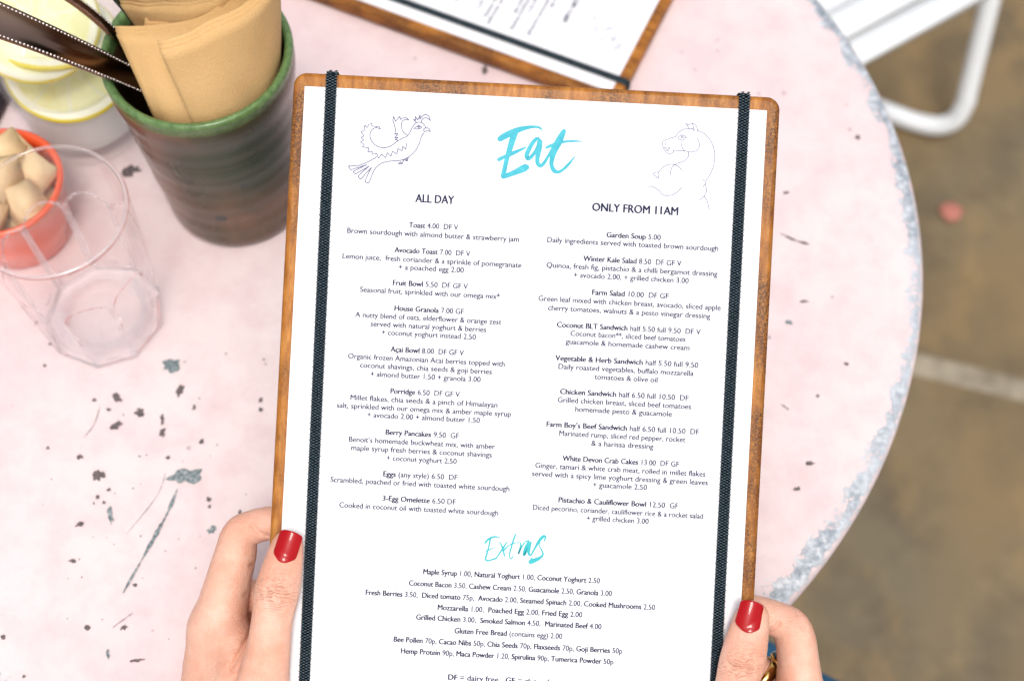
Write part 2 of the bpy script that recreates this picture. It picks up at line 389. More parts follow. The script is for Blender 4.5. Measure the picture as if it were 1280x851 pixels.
# the paper: a thin sheet, faintly bowed
vs, fs = [], []
nx, ny = 12, 16
for j in range(ny + 1):
    for i in range(nx + 1):
        vs.append((PW * i / nx, -PH * j / ny, 0))
for j in range(ny):
    for i in range(nx):
        a = j * (nx + 1) + i; fs.append((a, a + nx + 1, a + nx + 2, a + 1))
b0 = len(vs); bd = [(0, 0), (PW, 0), (PW, -PH), (0, -PH)]
for x, y in bd: vs.append((x, y, -.0005))
cr = [0, nx, (nx + 1) * (ny + 1) - 1, (nx + 1) * ny]
rows = [[i for i in range(nx + 1)], [j * (nx + 1) + nx for j in range(ny + 1)], [(nx + 1) * ny + i for i in range(nx, -1, -1)], [j * (nx + 1) for j in range(ny, -1, -1)]]
for k in range(4): fs.append(tuple([b0 + k] + rows[k] + [b0 + (k + 1) % 4]) )
paper = mesh_obj('paper', vs, fs, M_PAPER, menu, False)

# elastic bands: two interleaved columns of cord loops plus selvedge beads over a flat core
def elastic(xa, xb, wid, name='elastic_band'):
    vs, fs = [], []
    def lozenge(cx, cy, cz, hx, hy, hz):
        b = len(vs)
        for dx, dy, dz in ((-1, 0, -.2), (-.6, .8, .1), (.6, .8, .1), (1, 0, -.2), (.6, -.8, .1), (-.6, -.8, .1), (-.45, 0, 1), (.45, 0, 1)):
            vs.append((cx + dx * hx, cy + dy * hy, cz + dz * hz))
        for f in ((0, 6, 1), (1, 6, 7, 2), (2, 7, 3), (3, 7, 4), (4, 7, 6, 5), (5, 6, 0)): fs.append(tuple(b + i for i in reversed(f)))
    y = BH1 + .0008; L = BH1 - BH0; p_ = .00128; k = 0
    while y > BH0 - .0006:
        t = (BH1 - y) / L; cx = xa + (xb - xa) * t
        z = .0006 if y < .0003 else .0006
        if y > BH1 - .0015: z = .0006 - (y - (BH1 - .0015)) * .8
        jit = random.uniform(-.00004, .00004)
        for c in range(4):
            off = (-1.5 + c) * wid / 4; odd = c % 2
            lozenge(cx + off + jit, y + (p_ * .5 if odd else 0), z + (.0001 if c in (0, 3) else 0), wid * .155 * (1.25 if c in (0, 3) and k % 2 else 1), p_ * .30, .0006)
        y -= p_; k += 1
    e = mesh_obj(name, vs, fs, M_ELAS, menu, True)
    hw = wid * .47; zt = .00045
    path = [(BH1 - .0035, zt), (BH1 - .0006, zt), (BH1 + .0012, -.0018), (BH1 + .0014, -.006), (BH1 + .0009, -.0102), (BH1 - .001, -.0116)]
    path = [(BH0 + .001, -.0116), (BH0 - .0009, -.0102), (BH0 - .0014, -.006), (BH0 - .0012, -.0018), (BH0 + .0006, zt)][::1] + path
    v2, f2 = [], []
    for (yy, zz) in path:
        t = (BH1 - yy) / L; cx = xa + (xb - xa) * t
        v2 += [(cx - hw, yy, zz), (cx + hw, yy, zz)]
    for i in range(len(path) - 1): f2.append((2 * i, 2 * i + 1, 2 * i + 3, 2 * i + 2))
    f2.append((len(v2) - 2, len(v2) - 1, 1, 0))
    mesh_obj('elastic_core', v2, f2, M_ELAS2, e, False)
    # ridges where it turns over the board's ends
    return e
xa = m2(413.5, 120).x; xb = m2(380.5, 848).x
L_ = BH1 - BH0; fr = lambda py, x: x
e1y = (m2(413.5, 120).y, m2(380.5, 848).y)
def ext(px0, py0, px1, py1):
    a, b = m2(px0, py0), m2(px1, py1); s = (b.x - a.x) / (b.y - a.y)
    return a.x + s * (BH1 - a.y), a.x + s * (BH0 - a.y)
elastic(*ext(413.5, 120, 380.8, 845), .0052)
elastic(*ext(930.5, 125, 894.5, 845), .0052)

# ---- printed text
def text_mesh(txt, bold, size):
    cu = bpy.data.curves.new('t', 'FONT'); cu.body = txt; cu.size = size; cu.resolution_u = 3
    cu.offset = 0; cu.fill_mode = 'FRONT'
    o = bpy.data.objects.new('t', cu); C.objects.link(o)
    dg = bpy.context.evaluated_depsgraph_get(); me = bpy.data.meshes.new_from_object(o.evaluated_get(dg))
    n_ = len(me.vertices); co = np.empty(n_ * 3); me.vertices.foreach_get('co', co); co = co.reshape(-1, 3)
    polys = [tuple(p_.vertices) for p_ in me.polygons]
    bpy.data.objects.remove(o); bpy.data.curves.remove(cu); bpy.data.meshes.remove(me)
    return co, polys
_w = {}
def adv(txt, bold, size):
    "advance width incl. trailing spaces"
    a, _ = text_mesh(txt + '|', bold, size); b, _ = text_mesh('|', bold, size)
    return a[:, 0].max() - b[:, 0].max()
def line(spec, x0, x1, y, size, name='printed_line', reg=None):
    "spec toggles bold at |; x0..x1 = photo extent, y = photo middle of the line at its centre"
    c = m2((x0 + x1) / 2, y); wtar = (Vector(hp(x1, y)[:2]) - Vector(hp(x0, y)[:2])).length / 1000 / math.cos(ROT)
    segs = []; x = 0; bold = False
    for part in spec.split('|'):
        if part:
            co, po = text_mesh(part, bold, size)
            if len(co):
                for kk, (ox, oy) in enumerate([(-.040, -.012), (.040, .012), (-.014, .012), (.014, -.012)] if bold else [(-.025, -.008), (.025, .008), (-.008, .010), (.008, -.010)]):
                    segs.append((co + np.array([x + ox * size, oy * size, kk * 4e-6]), po, bold))
            x += adv(part, bold, size)
        bold = not bold
    mn = min(s[0][:, 0].min() for s in segs); mx = max(s[0][:, 0].max() for s in segs); sx = wtar / (mx - mn)
    vs, fs, mi = [], [], []
    for co, po, b in segs:
        o0 = len(vs)
        for v in co: vs.append((c.x + (v[0] - (mn + mx) / 2) * sx, c.y + v[1] - size * .30, .00006 + v[2]))
        fs += [tuple(i + o0 for i in f) for f in po]; mi += [1 if b else 0] * len(po)
    o = mesh_obj(name, vs, fs, M_INK, paper, False); o.data.materials.append(M_BOLD)
    if len(o.data.polygons) == len(mi): o.data.polygons.foreach_set('material_index', mi)
    return o
BS = .00352
LINES = """|Toast| 4.00  DF V;511;573;283
Brown sourdough with almond butter & strawberry jam;434;649;294
|Avocado Toast| 7.00  DF V;493;588;315
Lemon juice,  fresh coriander & a sprinkle of pomegranate;428;652;326
+ a poached egg 2.00;498;580;336
|Fruit Bowl| 5.50  DF GF V;491;585;356
Seasonal fruit, sprinkled with our omega mix*;450;625;366.5
|House Granola| 7.00 GF;493;580;387.5
A nutty blend of oats, elderflower & orange zest;444;627;398
served with natural yoghurt & berries;463;608;408.5
+ coconut yoghurt instead 2.50;477;595;418.5
|A\u00e7ai Bowl| 8.00  DF GF V;488;580;439
Organic frozen Amazonian Acai berries topped with;435;631;450
coconut shavings, chia seeds & goji berries;450;615;460.5
+ almond butter 1.50 + granola 3.00;463;601;471
|Porridge| 6.50  DF GF V;488;575;491
Millet flakes, chia seeds & a pinch of Himalayan;438;622;501.5
salt, sprinkled with our omega mix & amber maple syrup;421;639;512
+ avocado 2.00 + almond butter 1.50;459;600;522
|Berry Pancakes| 9.50  GF;482;574;542.5
Benoit\u2019s homemade buckwheat mix, with amber;436;619;553.5
maple syrup fresh berries & coconut shavings;439;615;564
+ coconut yoghurt 2.50;483;571;574.5
|Eggs| (any style) 6.50  DF;479;572;594.5
Scrambled, poached or fried with toasted white sourdough;413;637;605
|3-Egg Omelette| 6.50 DF;478;570;625
Cooked in coconut oil with toasted white sourdough;424;623;636
|Garden Soup| 5.00;758;826;295.5
Daily ingredients served with toasted brown sourdough;684;898;305.5
|Winter Kale Salad| 8.50  DF GF V;729;852;326.5
Quinoa, fresh fig, pistachio & a chilli bergamot dressing;683;897;337
+ avocado 2.00, + grilled chicken 3.00;717;861;347.5
|Farm Salad| 10.00  DF GF;740;836;368
Green leaf mixed with chicken breast, avocado, sliced apple;673;901;379
cherry tomatoes, walnuts & a pesto vinegar dressing;685;888;390
|Coconut BLT Sandwich| half 5.50 full 9.50  DF V;696;876;410.5
Coconut bacon**, sliced beef tomatoes;713;857;420.5
guacamole & homemade cashew cream;707;862;431
|Vegetable & Herb Sandwich| half 5.50 full 9.50;694;873;452
Daily roasted vegetables, buffalo mozzarella;698;867;462.5
tomatoes & olive oil;743;822;473
|Chicken Sandwich| half 6.50 full 10.50  DF;700;861;493.5
Grilled chicken breast, sliced beef tomatoes;697;864;504
homemade pesto & guacamole;719;840;514.5
|Farm Boy\u2019s Beef Sandwich| half 6.50 full 10.50  DF;683;874;535
Marinated rump, sliced red pepper, rocket;699;857;545.5
& a harissa dressing;739;817;556
|White Devon Crab Cakes| 13.00  DF GF;703;849;576.5
Ginger, tamari & white crab meat, rolled in millet flakes;669;882;587
served with a spicy lime yoghurt dressing & green leaves;665;885;597.5
+ guacamole 2.50;741;809;607.5
|Pistachio & Cauliflower Bowl| 12.50  GF;698;848;628.5
Diced pecorino, coriander, cauliflower rice & a rocket salad;666;879;639.5
+ grilled chicken 3.00;733;811;649.5
|Maple Syrup| 1.00, |Natural Yoghurt| 1.00, |Coconut Yoghurt| 2.50;529;750;720
|Coconut Bacon| 3.50, |Cashew Cream| 2.50, |Guacamole| 2.50, |Granola| 3.00;511;765;735
|Fresh Berries| 3.50,  |Diced tomato| 75p,  |Avocado| 2.00, |Steamed Spinach| 2.00, |Cooked Mushrooms| 2.50;457;819;749.5
|Mozzarella| 1.00,  |Poached Egg| 2.00, |Fried Egg| 2.00;547;728;763.5
|Grilled Chicken| 3.00,  |Smoked Salmon| 4.50,  |Marinated Beef| 4.00;520;752;777
|Gluten Free Bread| (contains egg) 2.00;568;703;791.5
|Bee Pollen| 70p, |Cacao Nibs| 50p, |Chia Seeds| 70p, |Flaxseeds| 70p, |Goji Berries| 50p;492;778;806
|Hemp Protein| 90p, |Maca Powder| 1.20, |Spirulina| 90p, |Tumerica Powder| 50p;501;767;820
|DF| = dairy free   |GF| = gluten free;560;700;849.5"""
for ln in LINES.split('\n'):
    t_, a_, b_, y_ = ln.split(';'); line(t_, float(a_), float(b_), float(y_), BS)
h1 = line('|ALL DAY|', 519, 568, 249.5, .0053, 'heading'); h2 = line('|ONLY FROM 11AM|', 740, 848, 262, .0053, 'heading')
for h in (h1, h2):
    h.data.materials.clear(); h.data.materials.append(M_BOLD); h['label'] = 'navy capital heading'

# ---- pen strokes and brush lettering
def stroke_mesh(name, strokes, mat, z=.00008, wd=1.0, parent=None):
    "strokes: lists of (px, py[, half width px]) in photo pixels"
    vs, fs = [], []
    for s, st in enumerate(strokes):
        P3 = [tuple(q) if len(q) == 3 else (*q, wd) for q in st]
        P = bezier(P3, 7) if len(P3) > 2 else [np.array(q, float) for q in P3]
        b = len(vs)
        for i, q in enumerate(P):
            a = P[min(i + 1, len(P) - 1)][:2] - P[max(i - 1, 0)][:2]; nr = np.array([-a[1], a[0]]); nr = nr / (np.linalg.norm(nr) + 1e-9)
            w_ = max(.05, q[2])
            for sg in (-1, 1):
                m_ = m2(*(q[:2] + nr * sg * w_)); vs.append((m_.x, m_.y, z + s * .000003))
        for i in range(len(P) - 1): fs.append((b + 2 * i, b + 2 * i + 1, b + 2 * i + 3, b + 2 * i + 2))
        # round ends
        for q, idx in ((P[0], 0), (P[-1], len(P) - 1)):
            if q[2] > .8:
                b2 = len(vs)
                for k in range(12):
                    m_ = m2(q[0] + q[2] * .95 * math.cos(k * math.pi / 6), q[1] + q[2] * .95 * math.sin(k * math.pi / 6)); vs.append((m_.x, m_.y, z + s * .000003 + .000001))
                fs.append(tuple(range(b2, b2 + 12)))
    return mesh_obj(name, vs, fs, mat, parent or paper, False)
def cs(ox, oy, sc, pts): return [(ox + p_[0] / sc, oy + p_[1] / sc, *([p_[2] / sc] if len(p_) > 2 else [])) for p_ in pts]
E_ = lambda pts: cs(600, 140, 8.507, pts)
eat = [E_([(212, 288, 30), (262, 258, 34), (330, 225, 34), (400, 195, 30), (480, 172, 23), (560, 160, 15), (615, 163, 13), (645, 178, 10), (662, 196, 4)]),
       E_([(372, 215, 36), (345, 300, 34), (318, 390, 30), (290, 480, 26), (270, 570, 24), (255, 640, 26), (248, 685, 28)]),
       E_([(200, 508, 20), (260, 478, 18), (330, 448, 22), (400, 418, 17), (450, 395, 13), (492, 378, 6)]),
       E_([(248, 688, 26), (310, 668, 26), (380, 640, 30), (440, 612, 38), (485, 592, 38), (495, 590, 32)]),
       E_([(650, 318, 14), (622, 285, 14), (590, 295, 20), (550, 345, 22), (515, 410, 24), (496, 465, 24), (510, 500, 20), (545, 478, 20), (590, 420, 18), (628, 360, 26)]),
       E_([(636, 320, 30), (626, 400, 30), (612, 480, 24), (612, 540, 22), (640, 575, 20), (680, 545, 18), (720, 480, 15), (765, 400, 14)]),
       E_([(893, 205, 24), (865, 260, 34), (830, 330, 40), (792, 400, 38), (770, 480, 28), (760, 560, 22), (785, 620, 24), (825, 640, 18), (875, 620, 15), (935, 565, 15), (985, 505, 9), (1015, 472, 4)]),
       E_([(705, 382, 13), (760, 358, 18), (830, 335, 16), (900, 318, 13), (980, 312, 12), (1040, 312, 8), (1090, 320, 3)])]
stroke_mesh('brush_lettering', eat, M_EAT)['label'] = 'turquoise brush word Eat'
X_ = lambda pts: [(q[0], q[1], q[2] * 1.25) for q in cs(600, 640, 8, pts)]
extr = [X_([(52, 305, 7), (80, 272, 8), (125, 248, 8), (165, 244, 6), (205, 252, 2)]), X_([(105, 262, 7), (90, 330, 6), (70, 410, 7), (55, 465, 7), (75, 482, 7), (120, 472, 6), (165, 458, 7)]),
        X_([(58, 390, 5), (100, 370, 5), (152, 348, 2)]), X_([(195, 292, 4), (215, 330, 6), (235, 390, 7), (246, 442, 5)]), X_([(268, 296, 5), (235, 350, 7), (195, 410, 6), (158, 466, 5)]),
        X_([(240, 375, 7), (290, 330, 4), (340, 308, 4), (395, 300, 3)]), X_([(355, 220, 6), (330, 290, 7), (305, 380, 6), (293, 440, 5), (315, 462, 5), (335, 425, 3)]),
        X_([(398, 298, 5), (408, 330, 7), (395, 380, 8), (385, 415, 6), (420, 340, 5), (460, 290, 5), (490, 285, 6)]), X_([(488, 290, 8), (460, 350, 12), (440, 410, 11), (445, 425, 8), (475, 370, 8), (505, 310, 9)]),
        X_([(508, 300, 8), (490, 370, 12), (488, 415, 9), (510, 425, 7), (550, 355, 8), (595, 280, 12), (635, 240, 12), (655, 250, 7), (640, 290, 5)]),
        X_([(600, 285, 5), (592, 330, 4), (615, 375, 6), (630, 415, 7), (605, 450, 11), (550, 478, 17), (505, 495, 18)]), X_([(505, 495, 15), (520, 455, 5)])]
stroke_mesh('brush_lettering', extr, M_EXT)['label'] = 'teal brush word Extras'
B_ = lambda pts: cs(420, 130, 7.736, pts)
Z = lambda *p_: [list(p_[i:i + 2]) for i in range(0, len(p_), 2)]
def poly(pts, f):       # straight segments kept sharp
    q = f(pts); return [[q[i], q[i + 1]] for i in range(len(q) - 1)]
bird = []
bird += poly(Z(432, 245, 415, 215, 390, 222, 345, 215, 350, 188, 320, 200, 300, 232, 278, 205, 272, 262, 240, 270, 272, 312, 242, 325, 268, 350, 236, 372, 275, 392, 255, 418, 318, 425, 308, 465, 350, 458, 348, 490, 392, 478, 412, 528, 440, 488, 480, 522, 495, 472, 532, 508, 545, 460, 590, 485, 598, 432, 640, 455, 645, 412, 675, 440, 682, 380), B_)
bird += [B_(Z(432, 245, 390, 232, 350, 250, 328, 300, 345, 360, 390, 405, 450, 425, 520, 412, 590, 365, 640, 335, 690, 312, 715, 275, 740, 225, 775, 185, 820, 180, 855, 205, 870, 235))]
bird += [B_(Z(690, 305, 650, 270, 632, 215, 642, 170, 675, 152, 708, 158))] + poly(Z(708, 158, 675, 132, 640, 140, 622, 155, 618, 120, 575, 172, 558, 120, 550, 160, 572, 230, 580, 285), B_) + poly(Z(580, 285, 562, 295, 602, 290, 565, 330, 602, 325, 570, 348, 600, 352), B_)
bird += [B_(Z(850, 280, 825, 320, 805, 385, 770, 450, 705, 512, 630, 545, 520, 555, 440, 575, 385, 620, 355, 670, 330, 740, 315, 768))]
bird += [B_(Z(395, 512, 330, 550, 240, 590, 160, 600, 120, 602))] + poly(Z(120, 602, 142, 638, 240, 608, 300, 588, 165, 655, 188, 680, 320, 602, 212, 700, 238, 732, 300, 660, 345, 615, 305, 690, 280, 755, 315, 768), B_)
bird += [B_(Z(868, 235, 895, 238, 915, 270))] + poly(Z(915, 270, 885, 262, 850, 270, 850, 240, 870, 235), B_) + [B_(Z(750, 245, 775, 225, 800, 212, 828, 228, 810, 242, 780, 245, 765, 243))] + [B_(Z(790, 225, 800, 232, 808, 222, 798, 218, 790, 225))]
bird += poly(Z(780, 182, 748, 152, 772, 158, 765, 118, 792, 158, 815, 102, 810, 150, 830, 125), B_) + [B_(Z(830, 125, 865, 103, 900, 125, 915, 168)), B_(Z(915, 165, 885, 140, 850, 140, 828, 160, 830, 182))]
bird += poly(Z(600, 582, 625, 560, 640, 582, 655, 540, 690, 555, 700, 520, 675, 535, 695, 552), B_) + poly(Z(600, 582, 635, 580), B_)
stroke_mesh('bird_drawing', bird, M_DRAW, wd=.5)
H_ = lambda pts: cs(800, 140, 6.55, pts)
horse = [H_(Z(375, 95, 392, 120, 400, 138)), H_(Z(370, 95, 400, 105, 440, 98, 465, 125, 468, 165)), H_(Z(425, 88, 435, 115, 445, 155)), H_(Z(420, 130, 430, 140, 445, 158)),
         H_(Z(425, 140, 360, 143, 305, 178, 298, 200, 240, 220, 190, 240, 183, 270, 195, 300, 215, 330, 245, 343, 275, 330, 272, 315, 320, 318, 370, 322)), H_(Z(195, 297, 225, 290, 245, 300, 215, 312, 240, 322)), H_(Z(208, 250, 205, 265, 213, 272)),
         H_(Z(335, 240, 340, 280, 365, 318, 420, 330, 470, 312, 487, 270, 470, 215)), H_(Z(315, 205, 345, 190, 372, 208, 350, 232, 320, 225, 315, 205)), H_(Z(335, 205, 345, 200, 355, 210, 343, 216, 335, 205)), H_(Z(372, 208, 385, 212)),
         H_(Z(470, 150, 540, 190, 590, 260, 612, 340, 605, 430, 575, 510, 535, 580, 545, 640, 525, 690, 485, 722)), H_(Z(525, 690, 550, 730, 568, 800)), H_(Z(510, 550, 530, 570)), H_(Z(530, 590, 512, 622)),
         H_(Z(395, 325, 395, 365, 365, 400, 300, 425, 262, 455, 245, 522)), H_(Z(150, 500, 180, 460, 240, 430, 300, 440, 345, 480)), H_(Z(150, 545, 110, 510, 130, 495, 155, 500, 150, 545)),
         H_(Z(70, 622, 90, 608, 150, 640, 190, 680, 250, 683, 300, 660, 340, 620))]
stroke_mesh('horse_drawing', horse, M_DRAW2, wd=.46)

def children(o): return [c_ for c_ in bpy.data.objects if c_.parent == o]
def copy_tree(o, parent=None):
    c_ = o.copy(); C.objects.link(c_); c_.parent = parent
    for ch in children(o): copy_tree(ch, c_)
    return c_
m3 = copy_tree(menu)
m3['label'] = 'wooden menu board lying on the table behind the held menu'
K = at(771, 130, .011); K2 = at(411, -2, .011); ex = Vector((K2.x - K.x, K2.y - K.y, 0)).normalized()      # long side: the menu's downwards direction
dn = ex; rt = Vector((-dn.y, dn.x, 0))                    # x right such that y up = -dn
yv = -dn; xv = yv.cross(Vector((0, 0, 1)))
mw = Matrix(((xv.x, yv.x, 0, 0), (xv.y, yv.y, 0, 0), (0, 0, 1, 0), (0, 0, 0, 1)))
org = K - xv * (BW1) - yv * BH1
mw.translation = Vector((org.x, org.y, .0118)); m3.matrix_world = mw

# ------------------------------------------------------------------ cup with cutlery and napkins
CUP = at(300, 239, 0); CUP.z = 0
def cup_mat():
    n = NT('stoneware_glaze'); sep = n.new('SeparateXYZ'); n.set(sep.inputs[0], n.obj()); z = sep.outputs[2]
    a = n.noise(28, 5, .6, stretch=(1, 1, .55)); b = n.noise(10, 3, .5, stretch=(1, 1, .6)); rings = n.noise(40, 3, .5, stretch=(.12, .12, 5)); f = n.noise(240, 4, .7)
    body = n.ramp(a, [(.3, (.028, .026, .007)), (.5, (.088, .045, .018)), (.72, (.21, .098, .058))])
    # one dark green run of glaze on the side facing the held menu
    dx = n.math('SUBTRACT', sep.outputs[0], .022); dz = n.math('SUBTRACT', z, .08)
    dd = n.math('ADD', n.math('POWER', n.math('MULTIPLY', dx, 25), 2), n.math('POWER', n.math('MULTIPLY', dz, 17), 2))
    dd = n.math('ADD', dd, n.math('MULTIPLY', n.math('SUBTRACT', b, .5), 3.0))
    body = n.mix(n.ramp(dd, [(.1, .97), (1.3, 0.0)]), body, (.010, .032, .007))
    body = n.mix(n.ramp(rings, [(.48, 0.0), (.66, .6)]), body, (.06, .05, .03))
    v = n.new('TexVoronoi', in_Scale=60.0); n.set(v.inputs['Vector'], n.obj())
    cr_ = n.new('SeparateColor'); n.set(cr_.inputs[0], v.outputs['Color'])
    sp_ = n.math('LESS_THAN', v.outputs['Distance'], n.math('MULTIPLY', n.math('POWER', cr_.outputs[0], 6), .26))
    body = n.mix(n.math('MULTIPLY', sp_, .8), body, (.01, .02, .02))
    zz = n.math('ADD', z, n.math('MULTIPLY', n.math('SUBTRACT', a, .5), .006))
    green = n.ramp(f, [(.3, (.06, .125, .035)), (.7, (.16, .26, .095))])
    g = n.ramp(n.math('MULTIPLY', zz, 5), [(.625, 0.0), (.642, 1.0)])
    col = n.mix(g, body, green)
    r2 = n.math('SQRT', n.math('ADD', n.math('POWER', sep.outputs[0], 2), n.math('POWER', sep.outputs[1], 2)))
    n.p(Base_Color=col, Roughness=n.ramp(a, [(.3, .2), (.7, .4)]), Coat_Weight=.35, Coat_Roughness=.03, Specular_IOR_Level=.25)
    n.bump(n.math('ADD', rings, n.math('MULTIPLY', f, .15)), .22, .0005)
    return n.m
M_CUP = cup_mat()
cup = empty('stoneware_cup', CUP, 'glazed stoneware cup with green rim and mauve brown body holding napkins and cutlery', 'cup')
CH, CR = .134, .0492
prof = [(0, 0), (.036, 0), (.0385, .001), (.0405, .004)]
for k in range(40):
    t = k / 39; r = .0412 + (CR - .0412) * t ** 1.1 + .00012 * math.sin(t * 60) + .0002 * math.sin(t * 23)
    if t > .86: r += .0009 * math.sin((t - .86) / .14 * math.pi)
    prof.append((r, .006 + (CH - .011) * t))
prof += [(CR + .0008, CH - .003), (CR + .0002, CH - .0008), (CR - .0014, CH), (CR - .0032, CH - .0008), (CR - .0042, CH - .003), (CR - .0048, CH - .01), (.040, .07), (.036, .012), (.03, .008), (0, .008)]
lathe('cup_body', prof, M_CUP, cup, 128)

n = NT('kraft_tissue'); a = n.noise(12, 3); v = n.new('TexVoronoi', in_Scale=1300.0); n.set(v.inputs['Vector'], n.obj()); f = n.noise(700, 3, .7)
n.p(Base_Color=n.mix(n.math('MULTIPLY', f, .6), n.ramp(a, [(.3, (.62, .38, .15)), (.7, (.76, .50, .24))]), (.55, .33, .12)), Roughness=.85)
n.bump(n.math('ADD', n.math('MULTIPLY', v.outputs['Distance'], 1.0), n.math('MULTIPLY', n.noise(30, 4), 3.0)), .4, .0006); M_NAP = n.m
def sheet(name, rows, mat, thick=.0006, layers=1, gap=.0011, parent=None, n=26, fan=0.0, wrinkle=0.0):
    "rows: control rows (bottom to top) of 3D points, interpolated; layers of a folded sheet"
    rows = [[np.array(p_, float) for p_ in r_] for r_ in rows]
    gr_ = [bezier(r_, max(2, n // (len(r_) - 1))) for r_ in rows]
    cols = [bezier([gr_[j][i] for j in range(len(rows))], 8) for i in range(len(gr_[0]))]
    G = np.array(cols)          # (nu, nv, 3)
    nu, nv = G.shape[:2]; du = np.gradient(G, axis=0); dv = np.gradient(G, axis=1); N = np.cross(du, dv); N /= np.linalg.norm(N, axis=2, keepdims=True) + 1e-12
    vs, fs = [], []
    for L in range(layers):
        for side in (0, 1):
            off = -(L * gap + side * thick); b = len(vs)
            uu, vv = np.meshgrid(np.linspace(0, 1, nu), np.linspace(0, 1, nv), indexing='ij'); ph_ = len(name) + G[0, 0, 0] * 900
            wr = wrinkle * (np.sin(uu * 9 + vv * 4 + ph_) * .5 + np.abs(np.sin(uu * 5.3 - vv * 6.1 + ph_ * 2)) * .9 - .5 + .4 * np.sin(uu * 23 + vv * 3 + ph_)) * (vv ** .5)
            P = G + N * (off + wr)[..., None] + (dv / (np.linalg.norm(dv, axis=2, keepdims=True) + 1e-9)) * (np.linspace(0, 1, nv)[None, :, None] ** 2 * fan * L)
            for i in range(nu):
                for j in range(nv): vs.append(P[i, j])
            for i in range(nu - 1):
                for j in range(nv - 1):
                    q = (b + i * nv + j, b + (i + 1) * nv + j, b + (i + 1) * nv + j + 1, b + i * nv + j + 1)
                    fs.append(q if side == 0 else q[::-1])
        a0 = b - nu * nv
        ring = [(i, 0) for i in range(nu)] + [(nu - 1, j) for j in range(1, nv)] + [(i, nv - 1) for i in range(nu - 2, -1, -1)] + [(0, j) for j in range(nv - 2, 0, -1)]
        ids = [i * nv + j for i, j in ring]
        for k in range(len(ids)):
            k2 = (k + 1) % len(ids); fs.append((a0 + ids[k2], a0 + ids[k], b + ids[k], b + ids[k2]))
    return mesh_obj(name, vs, fs, mat, parent)
def cin(a, r, z):
    return (CUP.x + r * math.cos(R(a)), CUP.y + r * math.sin(R(a)), z)
def A3(px, py, z): q = at(px, py, z); return (q.x, q.y, q.z)
n1 = sheet('napkin', [[cin(-90, .033, .045), cin(-68, .034, .04), cin(-45, .034, .04), cin(-20, .034, .04), cin(5, .034, .045)],
                 [cin(-88, .0425, .119), cin(-68, .0425, .117), cin(-45, .0425, .118), cin(-20, .0425, .118), cin(5, .0420, .121)],
                 [A3(199, 61, .170), A3(234, 54, .173), A3(274, 34, .176), A3(322, 5, .179), A3(352, -32, .180)],
                 [A3(187, 37, .178), A3(243, 20, .182), A3(304, -22, .186), A3(347, -72, .188)]][:3], M_NAP, thick=.0003, layers=3, gap=.0011, fan=.0018, wrinkle=.0011)
tag(n1, 'front brown paper napkin with its corner above the cup rim nearest the menu', 'napkin', 'brown napkins in the cup')
n2 = sheet('napkin', [[cin(-150, .026, .045), cin(-110, .026, .04), cin(-70, .026, .04), cin(-20, .028, .045)],
                 [cin(-121, .0400, .119), cin(-96, .0400, .117), cin(-60, .039, .117), cin(-6, .038, .119)],
                 [A3(145, 43, .157), A3(212, 40, .160), A3(268, 23, .163), A3(335, -40, .168)]], M_NAP, thick=.0003, layers=3, gap=.0011, fan=.0018, wrinkle=.0011)
tag(n2, 'brown paper napkin with its point out over the cutlery, left of the front napkin', 'napkin', 'brown napkins in the cup')
n3 = sheet('napkin', [[cin(170, .018, .05), cin(-140, .016, .045), cin(-80, .018, .045), cin(-20, .022, .05)],
                 [cin(-178, .029, .119), cin(-140, .027, .117), cin(-70, .029, .117), cin(-5, .031, .119)],
                 [A3(180, 34, .155), A3(224, 30, .157), A3(272, 17, .160), A3(330, -40, .164)]], M_NAP, thick=.0003, layers=3, gap=.0011, fan=.0018, wrinkle=.0011)
tag(n3, 'low folded brown napkin between the other napkins in the cup', 'napkin', 'brown napkins in the cup')
n4 = sheet('napkin', [[cin(150, .020, .05), cin(-150, .008, .045), cin(-60, .008, .045), cin(10, .020, .05)],
                 [cin(165, .026, .119), cin(-170, .016, .117), cin(-50, .014, .117), cin(15, .026, .119)],
                 [A3(150, 7, .167), A3(205, 8, .169), A3(272, -1, .170), A3(320, -45, .172)]], M_NAP, thick=.0003, layers=3, gap=.0011, fan=.0018, wrinkle=.0011)
tag(n4, 'rearmost brown napkin in front of the black card in the cup', 'napkin', 'brown napkins in the cup')
M_CARD = flat('navy_card', (.006, .008, .02), .35)
crd = sheet('card', [[cin(140, .034, .03), cin(80, .03, .03), cin(30, .034, .03)], [cin(150, .040, .12), cin(90, .030, .12), cin(35, .040, .12)], [A3(121, -22, .195), A3(205, -28, .20), A3(285, -50, .205)]], M_CARD, thick=.002)
tag(crd, 'black card standing at the back of the cup behind the napkins', 'card')

